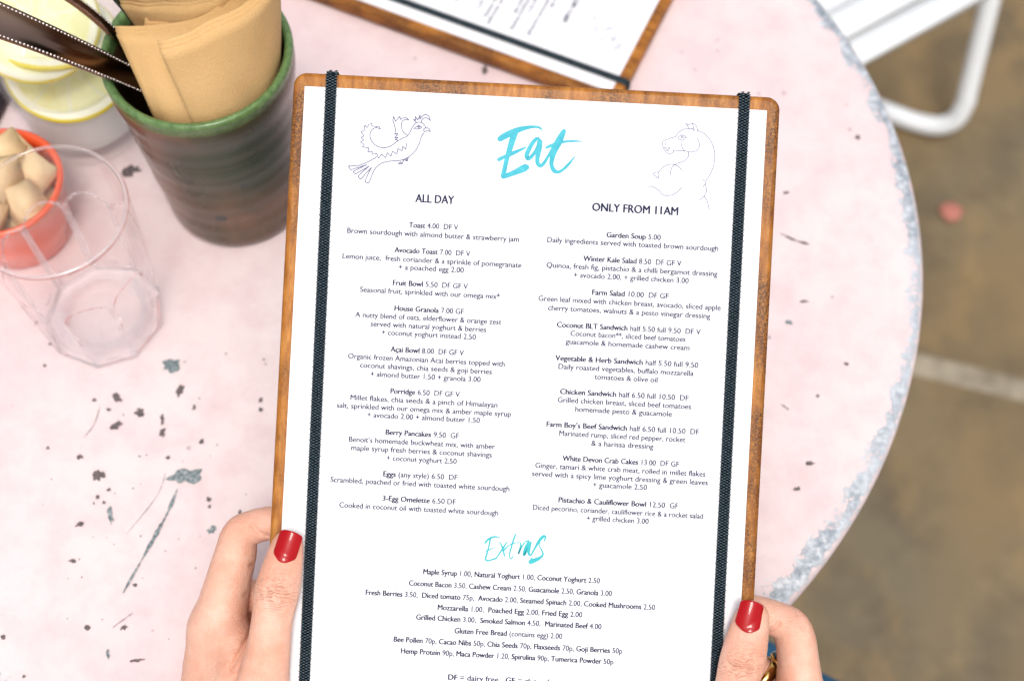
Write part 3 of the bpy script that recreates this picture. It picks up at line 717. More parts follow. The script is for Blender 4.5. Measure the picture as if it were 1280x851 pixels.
# cutlery
n = NT('brushed_steel'); f = n.noise(300, 3, .6, stretch=(1, 1, 8)); g_ = n.noise(9, 2)
n.p(Base_Color=n.ramp(g_, [(.35, (.07, .04, .03)), (.65, (.36, .23, .17))]), Metallic=1.0, Roughness=.2); M_STEEL = n.m  # brown tones stand in for surroundings reflected in the metal
M_BEAD = flat('bright_steel_bead', (.75, .68, .64), .18, Metallic=1.0)
def cutlery(name, top_, bot, w_top, w_bot, side, label, deep=.10):
    "handle with beaded borders from bot (in the cup) to top_, side: direction of its width"
    e = empty(name, bot, label, 'cutlery', 'beaded cutlery in the cup')
    a, b = np.array(top_, float), np.array(bot, float); ax = (b - a); Ln = np.linalg.norm(ax); ax /= Ln
    sd_ = np.array(side, float); sd_ -= ax * (sd_ @ ax); sd_ /= np.linalg.norm(sd_); nn = np.cross(ax, sd_)
    if nn[2] < 0: nn = -nn
    prof_ = [(-1, -.0012), (-1.0, .0002), (-.9, .0012), (-.78, .0010), (-.66, .0004), (-.3, -.0004), (0, -.0006), (.3, -.0004), (.66, .0004), (.78, .0010), (.9, .0012), (1.0, .0002), (1, -.0012), (0, -.0026)]
    vs, fs = [], []; N_ = 40; m_ = len(prof_)
    def half(t): return w_top + (w_bot - w_top) * t ** .8
    for k in range(-3, N_ + 1):
        t = max(k, 0) / N_; w_ = half(t); sc_ = 1
        if k < 0: w_ = w_top * math.sqrt(max(0, 1 - (k / -3.2) ** 2)); tt = k / 3 * .01 / Ln
        else: tt = t
        c_ = a + ax * Ln * tt + nn * (.006 * math.sin(math.pi * t))
        for (x, z) in prof_: vs.append(c_ + sd_ * x * w_ + nn * z - b)
    for j in range(N_ + 3):
        for i in range(m_):
            i2 = (i + 1) % m_; fs.append((j * m_ + i, j * m_ + i2, (j + 1) * m_ + i2, (j + 1) * m_ + i))
    fs.append(tuple(range(m_))); fs.append(tuple((N_ + 3) * m_ + i for i in range(m_ - 1, -1, -1)))
    o = mesh_obj('handle', vs, fs, M_STEEL, e)
    bm = bmesh.new()
    nb = int(Ln / .0020)
    for s_ in (-1, 1):
        for k in range(nb):
            t = k / nb; c_ = a + ax * Ln * t + sd_ * s_ * half(t) * .82 + nn * (.0012 + .006 * math.sin(math.pi * t)) - b
            bmesh.ops.create_icosphere(bm, subdivisions=1, radius=.00078, matrix=Matrix.Translation(Vector(c_)))
    tag(bm_obj('beading', bm, M_BEAD, e, True), kind='stuff')
    # neck and tines / bowl inside the cup
    neck = [b - b, ax * .02, ax * .045]
    tube('neck', neck, [.0035, .0025, .003], M_STEEL, e, 10)
    for q in (-1.5, -.5, .5, 1.5):
        tube('tine', [ax * .045 + sd_ * q * .002, ax * .058 + sd_ * q * .0045, ax * .075 + sd_ * q * .005], [.0014, .0014, .0006], M_STEEL, e, 8)
    return e
b1 = A3(186, 112, .119); t1 = A3(-60, 2, .205)
cutlery('fork', t1, A3(184, 106, .119), .0095, .0056, Vector(A3(30, 0, .19)) - Vector(A3(8, 40, .186)), 'broad metal handle with beaded edges nearest the glasses')
cutlery('fork', A3(4, -46, .200), A3(178, 82, .118), .0062, .0042, Vector(A3(60, 0, .21)) - Vector(A3(50, 12, .19)) , 'narrow dark metal handle with beaded edge just behind the broad handle')

# ------------------------------------------------------------------ drinking glasses
def faceted_glass(loc):
    e = empty('tumbler', loc, 'empty clear faceted tumbler with a plain round rim', 'glass', 'drinking glasses')
    Rt, Rb, Hh = .0392, .0325, .116
    def facet(a, r, z):
        k = min(1, max(0, (.074 - z) / .006)); k = k * k * (3 - 2 * k)
        if z < .0005: k = 1
        nf = 9; s_ = 2 * math.pi / nf; aa = (a + .2) % s_ - s_ / 2
        return r * (1 - k + k * (math.cos(s_ / 2) / math.cos(aa)) * 1.02)
    vs, fs = [], []; n_ = 216
    out = [(0, .0015), (.020, .0012), (Rb - .003, 0), (Rb - .0006, .0012), (Rb, .004)]
    for k in range(1, 80):
        z = .004 + (Hh - .006) * k / 79; t = z / Hh
        out.append((Rb + (Rt - Rb) * t ** .85 + (.0008 if z > .076 else 0), z))
    out += [(Rt + .0004, Hh - .0008), (Rt - .0004, Hh), (Rt - .0013, Hh), (Rt - .0019, Hh - .001)]
    m1 = len(out)
    inn = []
    for k in range(24):
        z = Hh - .004 - (Hh - .017) * k / 23; t = z / Hh
        inn.append((Rb + (Rt - Rb) * t ** .85 - (.0024 if z > .074 else .0031), z))
    inn += [(Rb - .006, .0105), (Rb - .012, .0092), (.012, .0086), (0, .0084)]
    prof_ = out + inn
    def wob(a, r, z): return r
    for j, (r, z) in enumerate(prof_):
        for i in range(n_):
            a = 2 * math.pi * i / n_; rr_ = facet(a, r, z) if j < m1 else r
            vs.append((rr_ * math.cos(a), rr_ * math.sin(a), z))
    for j in range(len(prof_) - 1):
        for i in range(n_):
            i2 = (i + 1) % n_; fs.append((j * n_ + i, j * n_ + i2, (j + 1) * n_ + i2, (j + 1) * n_ + i))
    o = mesh_obj('glass_body', vs, fs, M_GLASS, e)
    bm = bmesh.new(); bm.from_mesh(o.data); bmesh.ops.remove_doubles(bm, verts=bm.verts[:], dist=1e-6); bmesh.ops.recalc_face_normals(bm, faces=bm.faces[:]); bm.to_mesh(o.data); bm.free()
    o.data.materials.append(M_GEDGE); s_ = 2 * math.pi / 9
    for f in o.data.polygons:
        c_ = f.center; rr_ = math.hypot(c_.x, c_.y); z = c_.z; aa = (math.atan2(c_.y, c_.x) + .2) % s_ - s_ / 2; da = s_ / 2 - abs(aa)
        arch = .074 - .010 * (abs(aa) / (s_ / 2)) ** 2.5
        outer = rr_ > Rb + (Rt - Rb) * (max(z, 0) / Hh) ** .85 - .0012
        if z > Hh - .0022 or (z < .006 and rr_ > .018) or (outer and z < arch and da < .05) or (outer and abs(z - arch) < .0009) or (not outer and .008 < z < .0115 and rr_ > .021): f.material_index = 1
        if z < .066: f.use_smooth = False
    return e
GL = at(134, 398, 0); faceted_glass((GL.x, GL.y, .0004))
# water glass with lemon
WG = at(113, 150, 0)
wg = empty('water_glass', (WG.x, WG.y, .0004), 'big glass of water with lemon slices left of the stoneware cup', 'glass', 'drinking glasses')
Rb, Rt, Hh = .036, .046, .135
po = [(0, .0012), (Rb - .004, 0), (Rb - .0008, .001), (Rb, .004)] + [(Rb + (Rt - Rb) * k / 12, .004 + (Hh - .005) * k / 12) for k in range(1, 13)] + [(Rt - .001, Hh), (Rt - .0018, Hh - .0006)]
pi_ = [(Rb + (Rt - Rb) * k / 12 - .0022, .004 + (Hh - .005) * k / 12) for k in range(11, 0, -1)] + [(Rb - .006, .0095), (0, .009)]
o = lathe('glass_body', po + pi_, M_GLASS, wg, 96)
def weld(o):
    bm = bmesh.new(); bm.from_mesh(o.data); bmesh.ops.remove_doubles(bm, verts=bm.verts[:], dist=1e-6); bmesh.ops.recalc_face_normals(bm, faces=bm.faces[:]); bm.to_mesh(o.data); bm.free()
weld(o)
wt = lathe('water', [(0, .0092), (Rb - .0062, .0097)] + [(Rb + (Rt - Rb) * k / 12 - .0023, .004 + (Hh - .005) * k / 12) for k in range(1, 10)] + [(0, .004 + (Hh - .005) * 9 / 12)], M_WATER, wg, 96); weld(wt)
def lemon_mat():
    n = NT('lemon_slice'); sep = n.new('SeparateXYZ'); n.set(sep.inputs[0], n.obj())
    r_ = n.math('SQRT', n.math('ADD', n.math('POWER', sep.outputs[0], 2), n.math('POWER', sep.outputs[1], 2)))
    a_ = n.math('ARCTAN2', sep.outputs[1], sep.outputs[0]); seg = n.math('ABSOLUTE', n.math('SINE', n.math('MULTIPLY', a_, 4.5)))
    pulp = n.mix(n.ramp(seg, [(.06, 0.0), (.2, 1.0)]), (.8, .8, .6), n.ramp(n.noise(160, 3), [(.3, (.78, .76, .32)), (.7, (.84, .83, .5))]))
    col = n.mix(n.ramp(n.math('MULTIPLY', r_, 20), [(.59, 0.0), (.63, 1.0)]), pulp, (.86, .85, .68))
    col = n.mix(n.ramp(n.math('MULTIPLY', r_, 20), [(.69, 0.0), (.705, 1.0)]), col, (.80, .66, .03))
    n.p(Base_Color=col, Roughness=.3, Subsurface_Weight=.3, Subsurface_Scale=.002); n.b.inputs['Subsurface Radius'].default_value = (1, 1, .5); return n.m
M_LEM = lemon_mat()
for k, (ox, oy, oz, rx, ry, lab) in enumerate(((.004, -.006, .062, 12, 8, 'lowest lemon slice in the water glass'), (-.002, .004, .080, -10, 14, 'middle lemon slice in the water glass'), (-.006, -.002, .096, 22, -12, 'topmost lemon slice in the water glass'))):
    s_ = lathe('lemon_slice', [(0, -.0025), (.0335, -.0025), (.036, -.0012), (.036, .0012), (.0335, .0025), (0, .0025)], M_LEM, None, 64)
    s_.location = (WG.x + ox, WG.y + oy, oz); s_.rotation_euler = (R(rx), R(ry), .5 * k); tag(s_, lab, 'lemon slice', 'lemon slices in the water glass')

# red pot of bread cubes
PT = at(31, 286, 0)
n = NT('orange_red_glaze'); n.p(Base_Color=(.80, .10, .03), Roughness=.18, Coat_Weight=.5); M_RED = n.m
pot = empty('snack_pot', (PT.x, PT.y, 0), 'small orange red pot of pale bread cubes behind the empty tumbler', 'pot')
lathe('pot_body', [(0, 0), (.026, 0), (.029, .003), (.032, .025), (.0345, .046), (.0355, .0475), (.0365, .0485), (.0365, .050), (.0350, .0515), (.0330, .0505), (.032, .044), (.029, .02), (.024, .006), (0, .006)], M_RED, pot, 96)
n = NT('toasted_bread'); a = n.noise(60, 5, .7); b = n.noise(250, 4, .7)
n.p(Base_Color=n.mix(n.ramp(b, [(.45, 0.0), (.7, .35)]), n.ramp(a, [(.35, (.80, .52, .25)), (.55, (.92, .71, .43)), (.75, (.94, .82, .60))]), (.5, .28, .12)), Roughness=.8)
n.bump(n.math('ADD', a, b), .5, .0008); M_BREAD = n.m
rr = random.Random(5); spots = []
def cube_mesh(seed):
    r3 = random.Random(seed); bm = bmesh.new(); bmesh.ops.create_cube(bm, size=1)
    for v in bm.verts: v.co = Vector((v.co.x * r3.uniform(.75, 1.15), v.co.y * r3.uniform(.75, 1.15), v.co.z * r3.uniform(.7, 1)))
    bmesh.ops.bevel(bm, geom=bm.edges[:], offset=.045, segments=2, affect='EDGES'); bmesh.ops.subdivide_edges(bm, edges=bm.edges[:], cuts=1)
    for v in bm.verts: v.co *= 1 + r3.uniform(-.09, .09)
    me = bpy.data.meshes.new('bread_cube'); bm.to_mesh(me); bm.free(); me.materials.append(M_BREAD); me.polygons.foreach_set('use_smooth', [True] * len(me.polygons)); return me
cm = [cube_mesh(i) for i in range(5)]
names = ['rim nearest the tumbler', 'left rim', 'centre', 'far rim', 'right rim']
tops = ['far rim', 'right rim under the tumbler', 'near right rim', 'near rim', 'left rim', 'far left rim']
for k in range(13):
    if k < 6: rad, a, z, sz, lab = .0175, k * 1.05, .026, .019, None
    elif k < 12: rad, a, z, sz, lab = .0200, 1.45 - (k - 6) * 1.05, .0425 + rr.uniform(0, .002) + .003, rr.uniform(.0185, .021), 'pale toasted bread cube resting against the %s of the pot' % tops[k - 6]
    else: rad, a, z, sz, lab = .001, 0, .054, .0215, 'topmost toasted bread cube in the middle of the pot'
    o = bpy.data.objects.new('bread_cube', cm[k % 5]); C.objects.link(o)
    o.location = (PT.x + rad * math.cos(a), PT.y + rad * math.sin(a), z); o.scale = (sz,) * 3
    o.rotation_euler = (rr.uniform(-.5, .5), rr.uniform(-.5, .5), rr.uniform(0, 3))
    tag(o, lab or 'bread cube buried in the pot under the top layer', 'bread cube', 'bread cubes in the pot')
# dark wallet at the left edge
q = at(-38, 138, 0)
bm = bmesh.new(); bmesh.ops.create_cube(bm, size=1)
for v in bm.verts: v.co = Vector((v.co.x * .045, v.co.y * .06, v.co.z * .010 + .005))
bmesh.ops.bevel(bm, geom=bm.edges[:], offset=.003, segments=3, affect='EDGES')
wl_ = bm_obj('wallet', bm, flat('dark_leather', (.02, .008, .012), .45), None, True); wl_.location = (q.x, q.y, .0002); wl_.rotation_euler = (0, 0, R(-14))
tag(wl_, 'dark leather wallet at the table edge beside the water glass', 'wallet')

# ------------------------------------------------------------------ white chair
SZ = -.285
P0 = at(1077, 71, SZ); P1 = at(1210, -1, SZ); dx_ = (P1 - P0).normalized(); dy_ = Vector((-dx_.y, dx_.x, 0))     # along the front edge, and backwards
LB = at(1196, 170, GZ + .014); LTp = at(1238, 0, GZ + .014 + .17)
ch = empty('slatted_chair', (P0.x, P0.y, GZ), 'white slatted metal chair on the far side of the table', 'chair')
def chl(v): return Vector(v) - Vector((P0.x, P0.y, GZ))
s0 = P0 - dx_ * .22; SWd = .44
fr_w = (s0, s0 + dx_ * SWd)
def chair_box(name, o_, a, b, la, lb, t, mat, bev=.003):
    bm = bmesh.new(); bmesh.ops.create_cube(bm, size=1)
    for v in bm.verts:
        c_ = v.co.copy(); v.co = o_ + a * ((c_.x + .5) * la) + b * ((c_.y + .5) * lb) + Vector((0, 0, (c_.z - .5) * t))
    bmesh.ops.bevel(bm, geom=bm.edges[:], offset=bev, segments=3, affect='EDGES')
    return bm_obj(name, bm, mat, ch, True)
chair_box('seat_frame', chl(s0) + Vector((0, 0, -.002)), dx_, dy_, SWd, .026, .024, M_WHITE, .007)
for k in range(10):
    chair_box('slat', chl(s0 + dy_ * (.0275 + k * .0335)), dx_, dy_, SWd, .032, .014, M_WHITE, .003)
for e_ in (0, 1):
    chair_box('side_rail', chl(s0 + dx_ * (e_ * (SWd + .02) - .02) + Vector((0, 0, -.0145))), dx_, dy_, .02, .38, .02, M_WHITE, .004)
# leg frames: front leg, floor runner, rear leg as one bent tube on each side
dirl = (LTp - LB).normalized(); topz = SZ - .02
def frame(off):
    k = (topz - LB.z) / dirl.z; Tp = LB + dirl * k
    run = (at(1104, 138, GZ + .014) - LB); run.z = 0; run.normalize()
    p_ = [Tp, LB + dirl * .10, LB + dirl * .045, LB + dirl * .014 + run * .012, LB + run * .045, LB + run * .12, LB + run * .36]
    p_ += [LB + run * .405 + Vector((0, 0, .014)), LB + run * .42 + Vector((0, 0, .06)), LB + run * .40 + Vector((0, 0, topz - LB.z))]
    return [tuple(chl(x + off)) for x in p_]
tube('leg_frame', bezier(frame(Vector((0, 0, 0))), 10), .0115, M_WHITE, ch, 20)
tube('leg_frame', bezier(frame(dx_.cross(Vector((0, 0, 1))) * -.40), 10), .0115, M_WHITE, ch, 20)
for k in range(3):
    chair_box('back_slat', chl(s0 + dy_ * .39 + Vector((0, 0, .15 + k * .09))), dx_, dy_, SWd, .014, .05, M_WHITE, .003)
for e_ in (0, 1):
    b_ = chl(s0 + dx_ * (e_ * SWd) + dy_ * .385); tube('back_post', [tuple(b_ + Vector((0, 0, -.03))), tuple(b_ + Vector((0, 0, .2))), tuple(b_ + dy_ * .03 + Vector((0, 0, .40)))], .011, M_WHITE, ch, 14)

# ------------------------------------------------------------------ person: signed distance field -> one continuous skin
def surface_nets(F, X, Y, Zc):
    s = F < 0; nx, ny, nz = F.shape
    cnt = np.zeros((nx - 1, ny - 1, nz - 1), np.float32); acc = [np.zeros_like(cnt) for _ in range(3)]
    sl = {0: slice(0, -1), 1: slice(1, None)}
    XX = [X[:, None, None], Y[None, :, None], Zc[None, None, :]]
    inn = np.zeros((nx - 1, ny - 1, nz - 1), np.int8)
    for a in (0, 1):
        for b in (0, 1):
            for c_ in (0, 1): inn += s[sl[a], sl[b], sl[c_]]
    act = (inn > 0) & (inn < 8); I = np.argwhere(act); idx = -np.ones(act.shape, np.int64); idx[act] = np.arange(len(I))
    pos = np.zeros((len(I), 3)); num = np.zeros(len(I)); G = (X, Y, Zc)
    for ax in range(3):
        o1, o2 = [q for q in range(3) if q != ax]
        for a in (0, 1):
            for b in (0, 1):
                J0 = I.copy(); J0[:, o1] += a; J0[:, o2] += b; J1 = J0.copy(); J1[:, ax] += 1
                f0 = F[J0[:, 0], J0[:, 1], J0[:, 2]]; f1 = F[J1[:, 0], J1[:, 1], J1[:, 2]]; m_ = (f0 < 0) != (f1 < 0)
                t = np.where(m_, f0 / (f0 - f1 + 1e-20), 0)
                for d in range(3):
                    g0 = G[d][J0[:, d]]; g1 = G[d][J1[:, d]]; pos[:, d] += np.where(m_, g0 + t * (g1 - g0), 0)
                num += m_
    pos /= num[:, None]
    quads = []
    for ax in range(3):
        o1, o2 = [q for q in range(3) if q != ax]
        a0 = [slice(None)] * 3; a1 = [slice(None)] * 3; a0[ax] = slice(0, -1); a1[ax] = slice(1, None)
        ch_ = s[tuple(a0)] != s[tuple(a1)]; E_ = np.argwhere(ch_)
        E_ = E_[(E_[:, o1] > 0) & (E_[:, o2] > 0) & (E_[:, o1] < F.shape[o1] - 1) & (E_[:, o2] < F.shape[o2] - 1)]
        def cell(d1, d2):
            q = E_.copy(); q[:, o1] -= d1; q[:, o2] -= d2; return idx[q[:, 0], q[:, 1], q[:, 2]]
        q = np.stack([cell(1, 1), cell(0, 1), cell(0, 0), cell(1, 0)], 1)
        st = s[E_[:, 0], E_[:, 1], E_[:, 2]]; flip = st if ax != 1 else ~st
        q = np.where(flip[:, None], q, q[:, ::-1]); quads.append(q)
    return pos, np.concatenate(quads)
def smin(a, b, k):
    h = np.clip(.5 + .5 * (b - a) / k, 0, 1); return b + (a - b) * h - k * h * (1 - h)
def cone(P, a, b, ra, rb, sq=(1, 1, 1)):
    sq = np.array(sq, np.float32); a = np.array(a, np.float32) * sq; b = np.array(b, np.float32) * sq; ab = b - a; L2 = float(ab @ ab) + 1e-9
    x = P[0] * sq[0] - a[0]; y = P[1] * sq[1] - a[1]; z = P[2] * sq[2] - a[2]
    t = np.clip((x * ab[0] + y * ab[1] + z * ab[2]) / L2, 0, 1)
    return np.sqrt((x - t * ab[0]) ** 2 + (y - t * ab[1]) ** 2 + (z - t * ab[2]) ** 2) - (ra + t * (rb - ra))
def chain(P, pts, sq=(1, 1, 1), k=3):
    "pts: (u, v, w, r) joints"
    F = None
    if len(pts) > 2 and k < 12: pts = [tuple(q) for q in bezier(pts, 4)]
    for p0, p1 in zip(pts[:-1], pts[1:]):
        d = cone(P, p0[:3], p1[:3], p0[3], p1[3], sq); F = d if F is None else (np.minimum(F, d) if k < 12 else smin(F, d, k))
    return F
def groove(P, F, pts, depth, width, lo=-22, hi=-3):
    d = None
    for (ax, ay, _), (bx, by, _) in zip(pts[:-1], pts[1:]):
        ab = (bx - ax, by - ay); L2 = ab[0] ** 2 + ab[1] ** 2
        t = np.clip(((P[0] - ax) * ab[0] + (P[1] - ay) * ab[1]) / L2, 0, 1); q = np.sqrt((P[0] - ax - t * ab[0]) ** 2 + (P[1] - ay - t * ab[1]) ** 2)
        d = q if d is None else np.minimum(d, q)
    m_ = 1 / (1 + np.exp(-(P[2] - lo) * 1.2)) * 1 / (1 + np.exp((P[2] - hi) * 1.2))
    return F + depth * np.exp(-(d / width) ** 2) * m_
def axis_grid(lo, hi, fine_lo, fine_hi, hf, hc):
    out = list(np.arange(fine_lo, fine_hi + 1e-6, hf)); x, h = out[-1], hf
    while x < hi: h = min(hc, h * 1.12); x += h; out.append(x)
    x, h = out[0], hf; pre = []
    while x > lo: h = min(hc, h * 1.12); x -= h; pre.append(x)
    return np.array(pre[::-1] + out, np.float32)
def J_(px, py, w, r): return (*hp(px, py, w), r)

n = NT('skin'); a = n.noise(38, 4, .6); b = n.noise(420, 4, .6); c = n.noise(12, 3)
sk2 = n.ramp(n.noise(85, 5, .65), [(.35, 0.0), (.7, .5)])
skin = n.ramp(a, [(.3, (.64, .31, .20)), (.5, (.76, .435, .315)), (.7, (.81, .53, .41))])
sep = n.new('SeparateXYZ'); n.set(sep.inputs[0], n.obj())
def spot(px, py, ru, rv):
    u0, v0, _ = hp(px, py, 12); a1 = n.math('POWER', n.math('MULTIPLY', n.math('SUBTRACT', sep.outputs[0], u0 / 1000), 1000 / ru), 2); a2 = n.math('POWER', n.math('MULTIPLY', n.math('SUBTRACT', sep.outputs[1], v0 / 1000), 1000 / rv), 2)
    return n.math('POWER', 2.718, n.math('MULTIPLY', n.math('ADD', a1, a2), -1.0))
kn_ = n.math('ADD', spot(347, 740, 9, 7), spot(928, 832, 9, 7)); pip = n.math('ADD', spot(294, 660, 9, 9), spot(1010, 786, 9, 9))
nail_ = n.math('ADD', spot(351, 712, 8, 4), spot(932, 800, 8, 4))
wob_ = n.noise(170, 3, .5); lines = n.math('SINE', n.math('ADD', n.math('MULTIPLY', sep.outputs[1], 4300.0), n.math('MULTIPLY', wob_, 26.0)))
lines = n.math('POWER', n.math('ADD', n.math('MULTIPLY', lines, .5), .5), 3)
brk = n.ramp(n.noise(330, 2), [(.4, 0.0), (.55, 1.0)]); lines = n.math('MULTIPLY', lines, brk)
lmask = n.math('ADD', n.math('MULTIPLY', kn_, .85), n.math('ADD', n.math('MULTIPLY', pip, .08), .05))
lines = n.math('MULTIPLY', lines, lmask)
skin = n.mix(n.math('MULTIPLY', n.math('ADD', n.math('ADD', kn_, pip), nail_), .38, 0, True), skin, (.72, .33, .235))
v = n.new('TexVoronoi', in_Scale=1500.0); n.set(v.inputs['Vector'], n.obj())
n.p(Base_Color=n.mix(sk2, skin, (.70, .30, .20)), Roughness=.46, Subsurface_Weight=.22, Subsurface_Scale=.003, Specular_IOR_Level=.45)
n.b.inputs['Subsurface Radius'].default_value = (1, .32, .16)
n.bump(n.math('SUBTRACT', n.math('ADD', n.math('MULTIPLY', v.outputs['Distance'], .45), n.math('MULTIPLY', b, .9)), n.math('MULTIPLY', lines, 2.6)), .7, .0006); M_SKIN = n.m
n = NT('red_nail_polish'); n.p(Base_Color=(.36, .0004, .003), Roughness=.05, Specular_IOR_Level=.3); M_NAIL = n.m

person = empty('person', MFRAME.translation, 'person in blue jeans with red nail polish holding the menu with both hands', 'person')
person.matrix_world = MFRAME
def mm_obj(name, pos, quads, mat, parent):
    o = mesh_obj(name, (pos / 1000).tolist(), quads.tolist(), mat, parent); return o
def finish(o, it=2):
    m_ = o.modifiers.new('smooth', 'SMOOTH'); m_.factor = .3; m_.iterations = it

def hand(side):
    if side == 'L':
        X = axis_grid(-275, -70, -160, -92, .5, 4); Y = axis_grid(-470, -70, -170, -76, .5, 5); Zc = axis_grid(-85, 100, -34, 19, .5, 4)
    else:
        X = axis_grid(58, 290, 82, 146, .5, 4); Y = axis_grid(-470, -100, -168, -108, .5, 5); Zc = axis_grid(-85, 100, -40, 19, .5, 4)
    P = (X[:, None, None], Y[None, :, None], Zc[None, None, :])
    if side == 'L':
        thumb = chain(P, [J_(359, 683, 6.4, 7.2), J_(355, 700, 7.0, 8.5), J_(347, 736, 8.2, 10.1), J_(340, 775, 8.4, 9.3), J_(334, 820, 7.4, 10.3), J_(322, 880, 3, 13.5), J_(300, 970, -8, 17)], (1, 1, 1.22), 4)
        index = chain(P, [J_(392, 664, -20, 6.6), J_(345, 653, -21, 7.7), J_(310, 661, -22, 8.2), J_(299, 671, -22, 8.8), J_(294, 694, -23, 9.9), J_(283, 735, -24, 10.9), J_(272, 785, -26, 13.0)], (1, 1, 1), 3.5)
        mid = chain(P, [J_(400, 750, -24, 7), J_(345, 748, -38, 8), J_(300, 748, -42, 9), J_(278, 790, -42, 11.5)], k=4)
        ring = chain(P, [J_(400, 790, -24, 6.6), J_(345, 785, -46, 8), J_(302, 785, -56, 9), J_(278, 830, -58, 11.5)], k=4)
        pink = chain(P, [J_(385, 835, -24, 6), J_(340, 825, -52, 7), J_(306, 825, -66, 8), J_(282, 870, -70, 10.5)], k=4)
        palm = chain(P, [J_(271, 785, -26, 13), J_(268, 850, -27, 15.5), J_(268, 930, -26, 17), J_(268, 1010, -20, 20)], (1, 1, 1), 6)
        palm = smin(palm, chain(P, [J_(278, 795, -43, 12), J_(275, 930, -40, 16), J_(270, 1010, -28, 19)]), 8)
        palm = smin(palm, chain(P, [J_(278, 830, -58, 12), J_(278, 930, -52, 15), J_(272, 1010, -34, 18)]), 8)
        palm = smin(palm, chain(P, [J_(282, 870, -68, 10.5), J_(284, 930, -60, 13), J_(274, 1010, -38, 16)]), 8)
        body0 = chain(P, [J_(287, 815, -20, 11), J_(288, 870, -18, 14), J_(285, 960, -16, 17)])
        web = chain(P, [J_(296, 805, -14, 8.5), J_(302, 850, -9, 12), J_(300, 930, -8, 16)], k=8)
        fing = smin(smin(index, mid, 2), smin(ring, pink, 2), 2)
        body = smin(palm, fing, 5); body = smin(body, web, 9)
        body = smin(body, body0, 8); F = smin(body, thumb, 1.8)
        arm = chain(P, [(-137, -215, -24, 20), (-150, -262, -14, 23), (-178, -330, 8, 31), (-212, -430, 48, 38)], (1, 1, 1.1), 18)
        F = smin(F, arm, 18)
        # flexion creases of the index and the fold beside the thumb
        F = groove(P, F, [hp(326, 675, 0), hp(317, 671, 0), hp(308, 661, 0)], 1.1, 1.1)
        F = groove(P, F, [hp(324, 717, 0), hp(314, 717, 0), hp(305, 714, 0)], 1.3, 1.0)
        F = groove(P, F, [hp(320, 762, 0), hp(308, 760, 0), hp(297, 753, 0)], 1.2, 1.1)
        F = groove(P, F, [hp(315, 745, 0), hp(311, 775, 0), hp(307, 797, 0), hp(298, 817, 0), hp(289, 834, 0)], 1.5, 1.2, -30, 6)
        F = groove(P, F, [hp(304, 838, 0), hp(292, 851, 0)], .5, 1.5, -30, 8)
        kn = [(347, 738), 1, .22]
    else:
        thumb = chain(P, [J_(940, 771, 6.6, 7.6), J_(936, 790, 7.2, 9.0), J_(928, 826, 8.2, 10.3), J_(919, 862, 8.4, 9.5), J_(910, 910, 7, 10.8), J_(908, 960, 1, 14), J_(925, 1040, -10, 17)], (1, 1, 1.22), 4)
        index = chain(P, [J_(872, 764, -20, 6.6), J_(925, 761, -21, 7.6), J_(975, 775, -22, 8.4), J_(992, 791, -22, 9.4), J_(998, 830, -23, 10.0), J_(1000, 880, -25, 12.5)], k=3.5)
        mid = chain(P, [J_(868, 790, -24, 7), J_(900, 796, -34, 7.6), J_(938, 830, -38, 8.2), J_(972, 868, -40, 8.8), J_(992, 900, -42, 11.5)], k=3.5)
        ring = chain(P, [J_(868, 825, -24, 6.8), J_(905, 838, -46, 7.6), J_(950, 868, -54, 9), J_(988, 915, -58, 11.5)], k=4)
        pink = chain(P, [J_(872, 870, -24, 6), J_(910, 878, -52, 7), J_(950, 895, -64, 8), J_(980, 940, -68, 10.5)], k=4)
        palm = chain(P, [J_(1000, 880, -26, 12.5), J_(1002, 960, -27, 15.5), J_(996, 1030, -26, 17), J_(992, 1110, -20, 20)], k=6)
        palm = smin(palm, chain(P, [J_(994, 900, -43, 12), J_(992, 1030, -40, 16), J_(990, 1110, -28, 19)]), 8)
        palm = smin(palm, chain(P, [J_(990, 915, -58, 12), J_(986, 1030, -52, 15), J_(988, 1110, -34, 18)]), 8)
        palm = smin(palm, chain(P, [J_(982, 940, -68, 10.5), J_(980, 1030, -60, 13), J_(986, 1110, -38, 16)]), 8)
        web = chain(P, [J_(968, 895, -16, 8.5), J_(962, 950, -9, 12), J_(962, 1030, -8, 16)], k=8)
        fing = smin(smin(index, mid, 1.5), smin(ring, pink, 2), 1.5)
        body = smin(palm, fing, 5); body = smin(body, web, 9)
        F = smin(body, thumb, 3.0)
        u0 = hp(990, 1110, -24)
        arm = chain(P, [(u0[0], u0[1], -24, 20), (u0[0] + 16, u0[1] - 47, -14, 23), (u0[0] + 44, u0[1] - 105, 8, 31), (u0[0] + 80, u0[1] - 180, 48, 38)], (1, 1, 1.1), 18)
        F = smin(F, arm, 18)
        F = groove(P, F, [hp(960, 801, 0), hp(970, 797, 0), hp(981, 787, 0)], 1.2, 1.1)
        F = groove(P, F, [hp(962, 842, 0), hp(976, 838, 0)], .9, 1.0)
        F = groove(P, F, [hp(1006, 776, 0), hp(1012, 790, 0)], .5, 1.6)
        kn = [(928, 830), -1, .22]
    (kx, ky), sg, tilt = kn
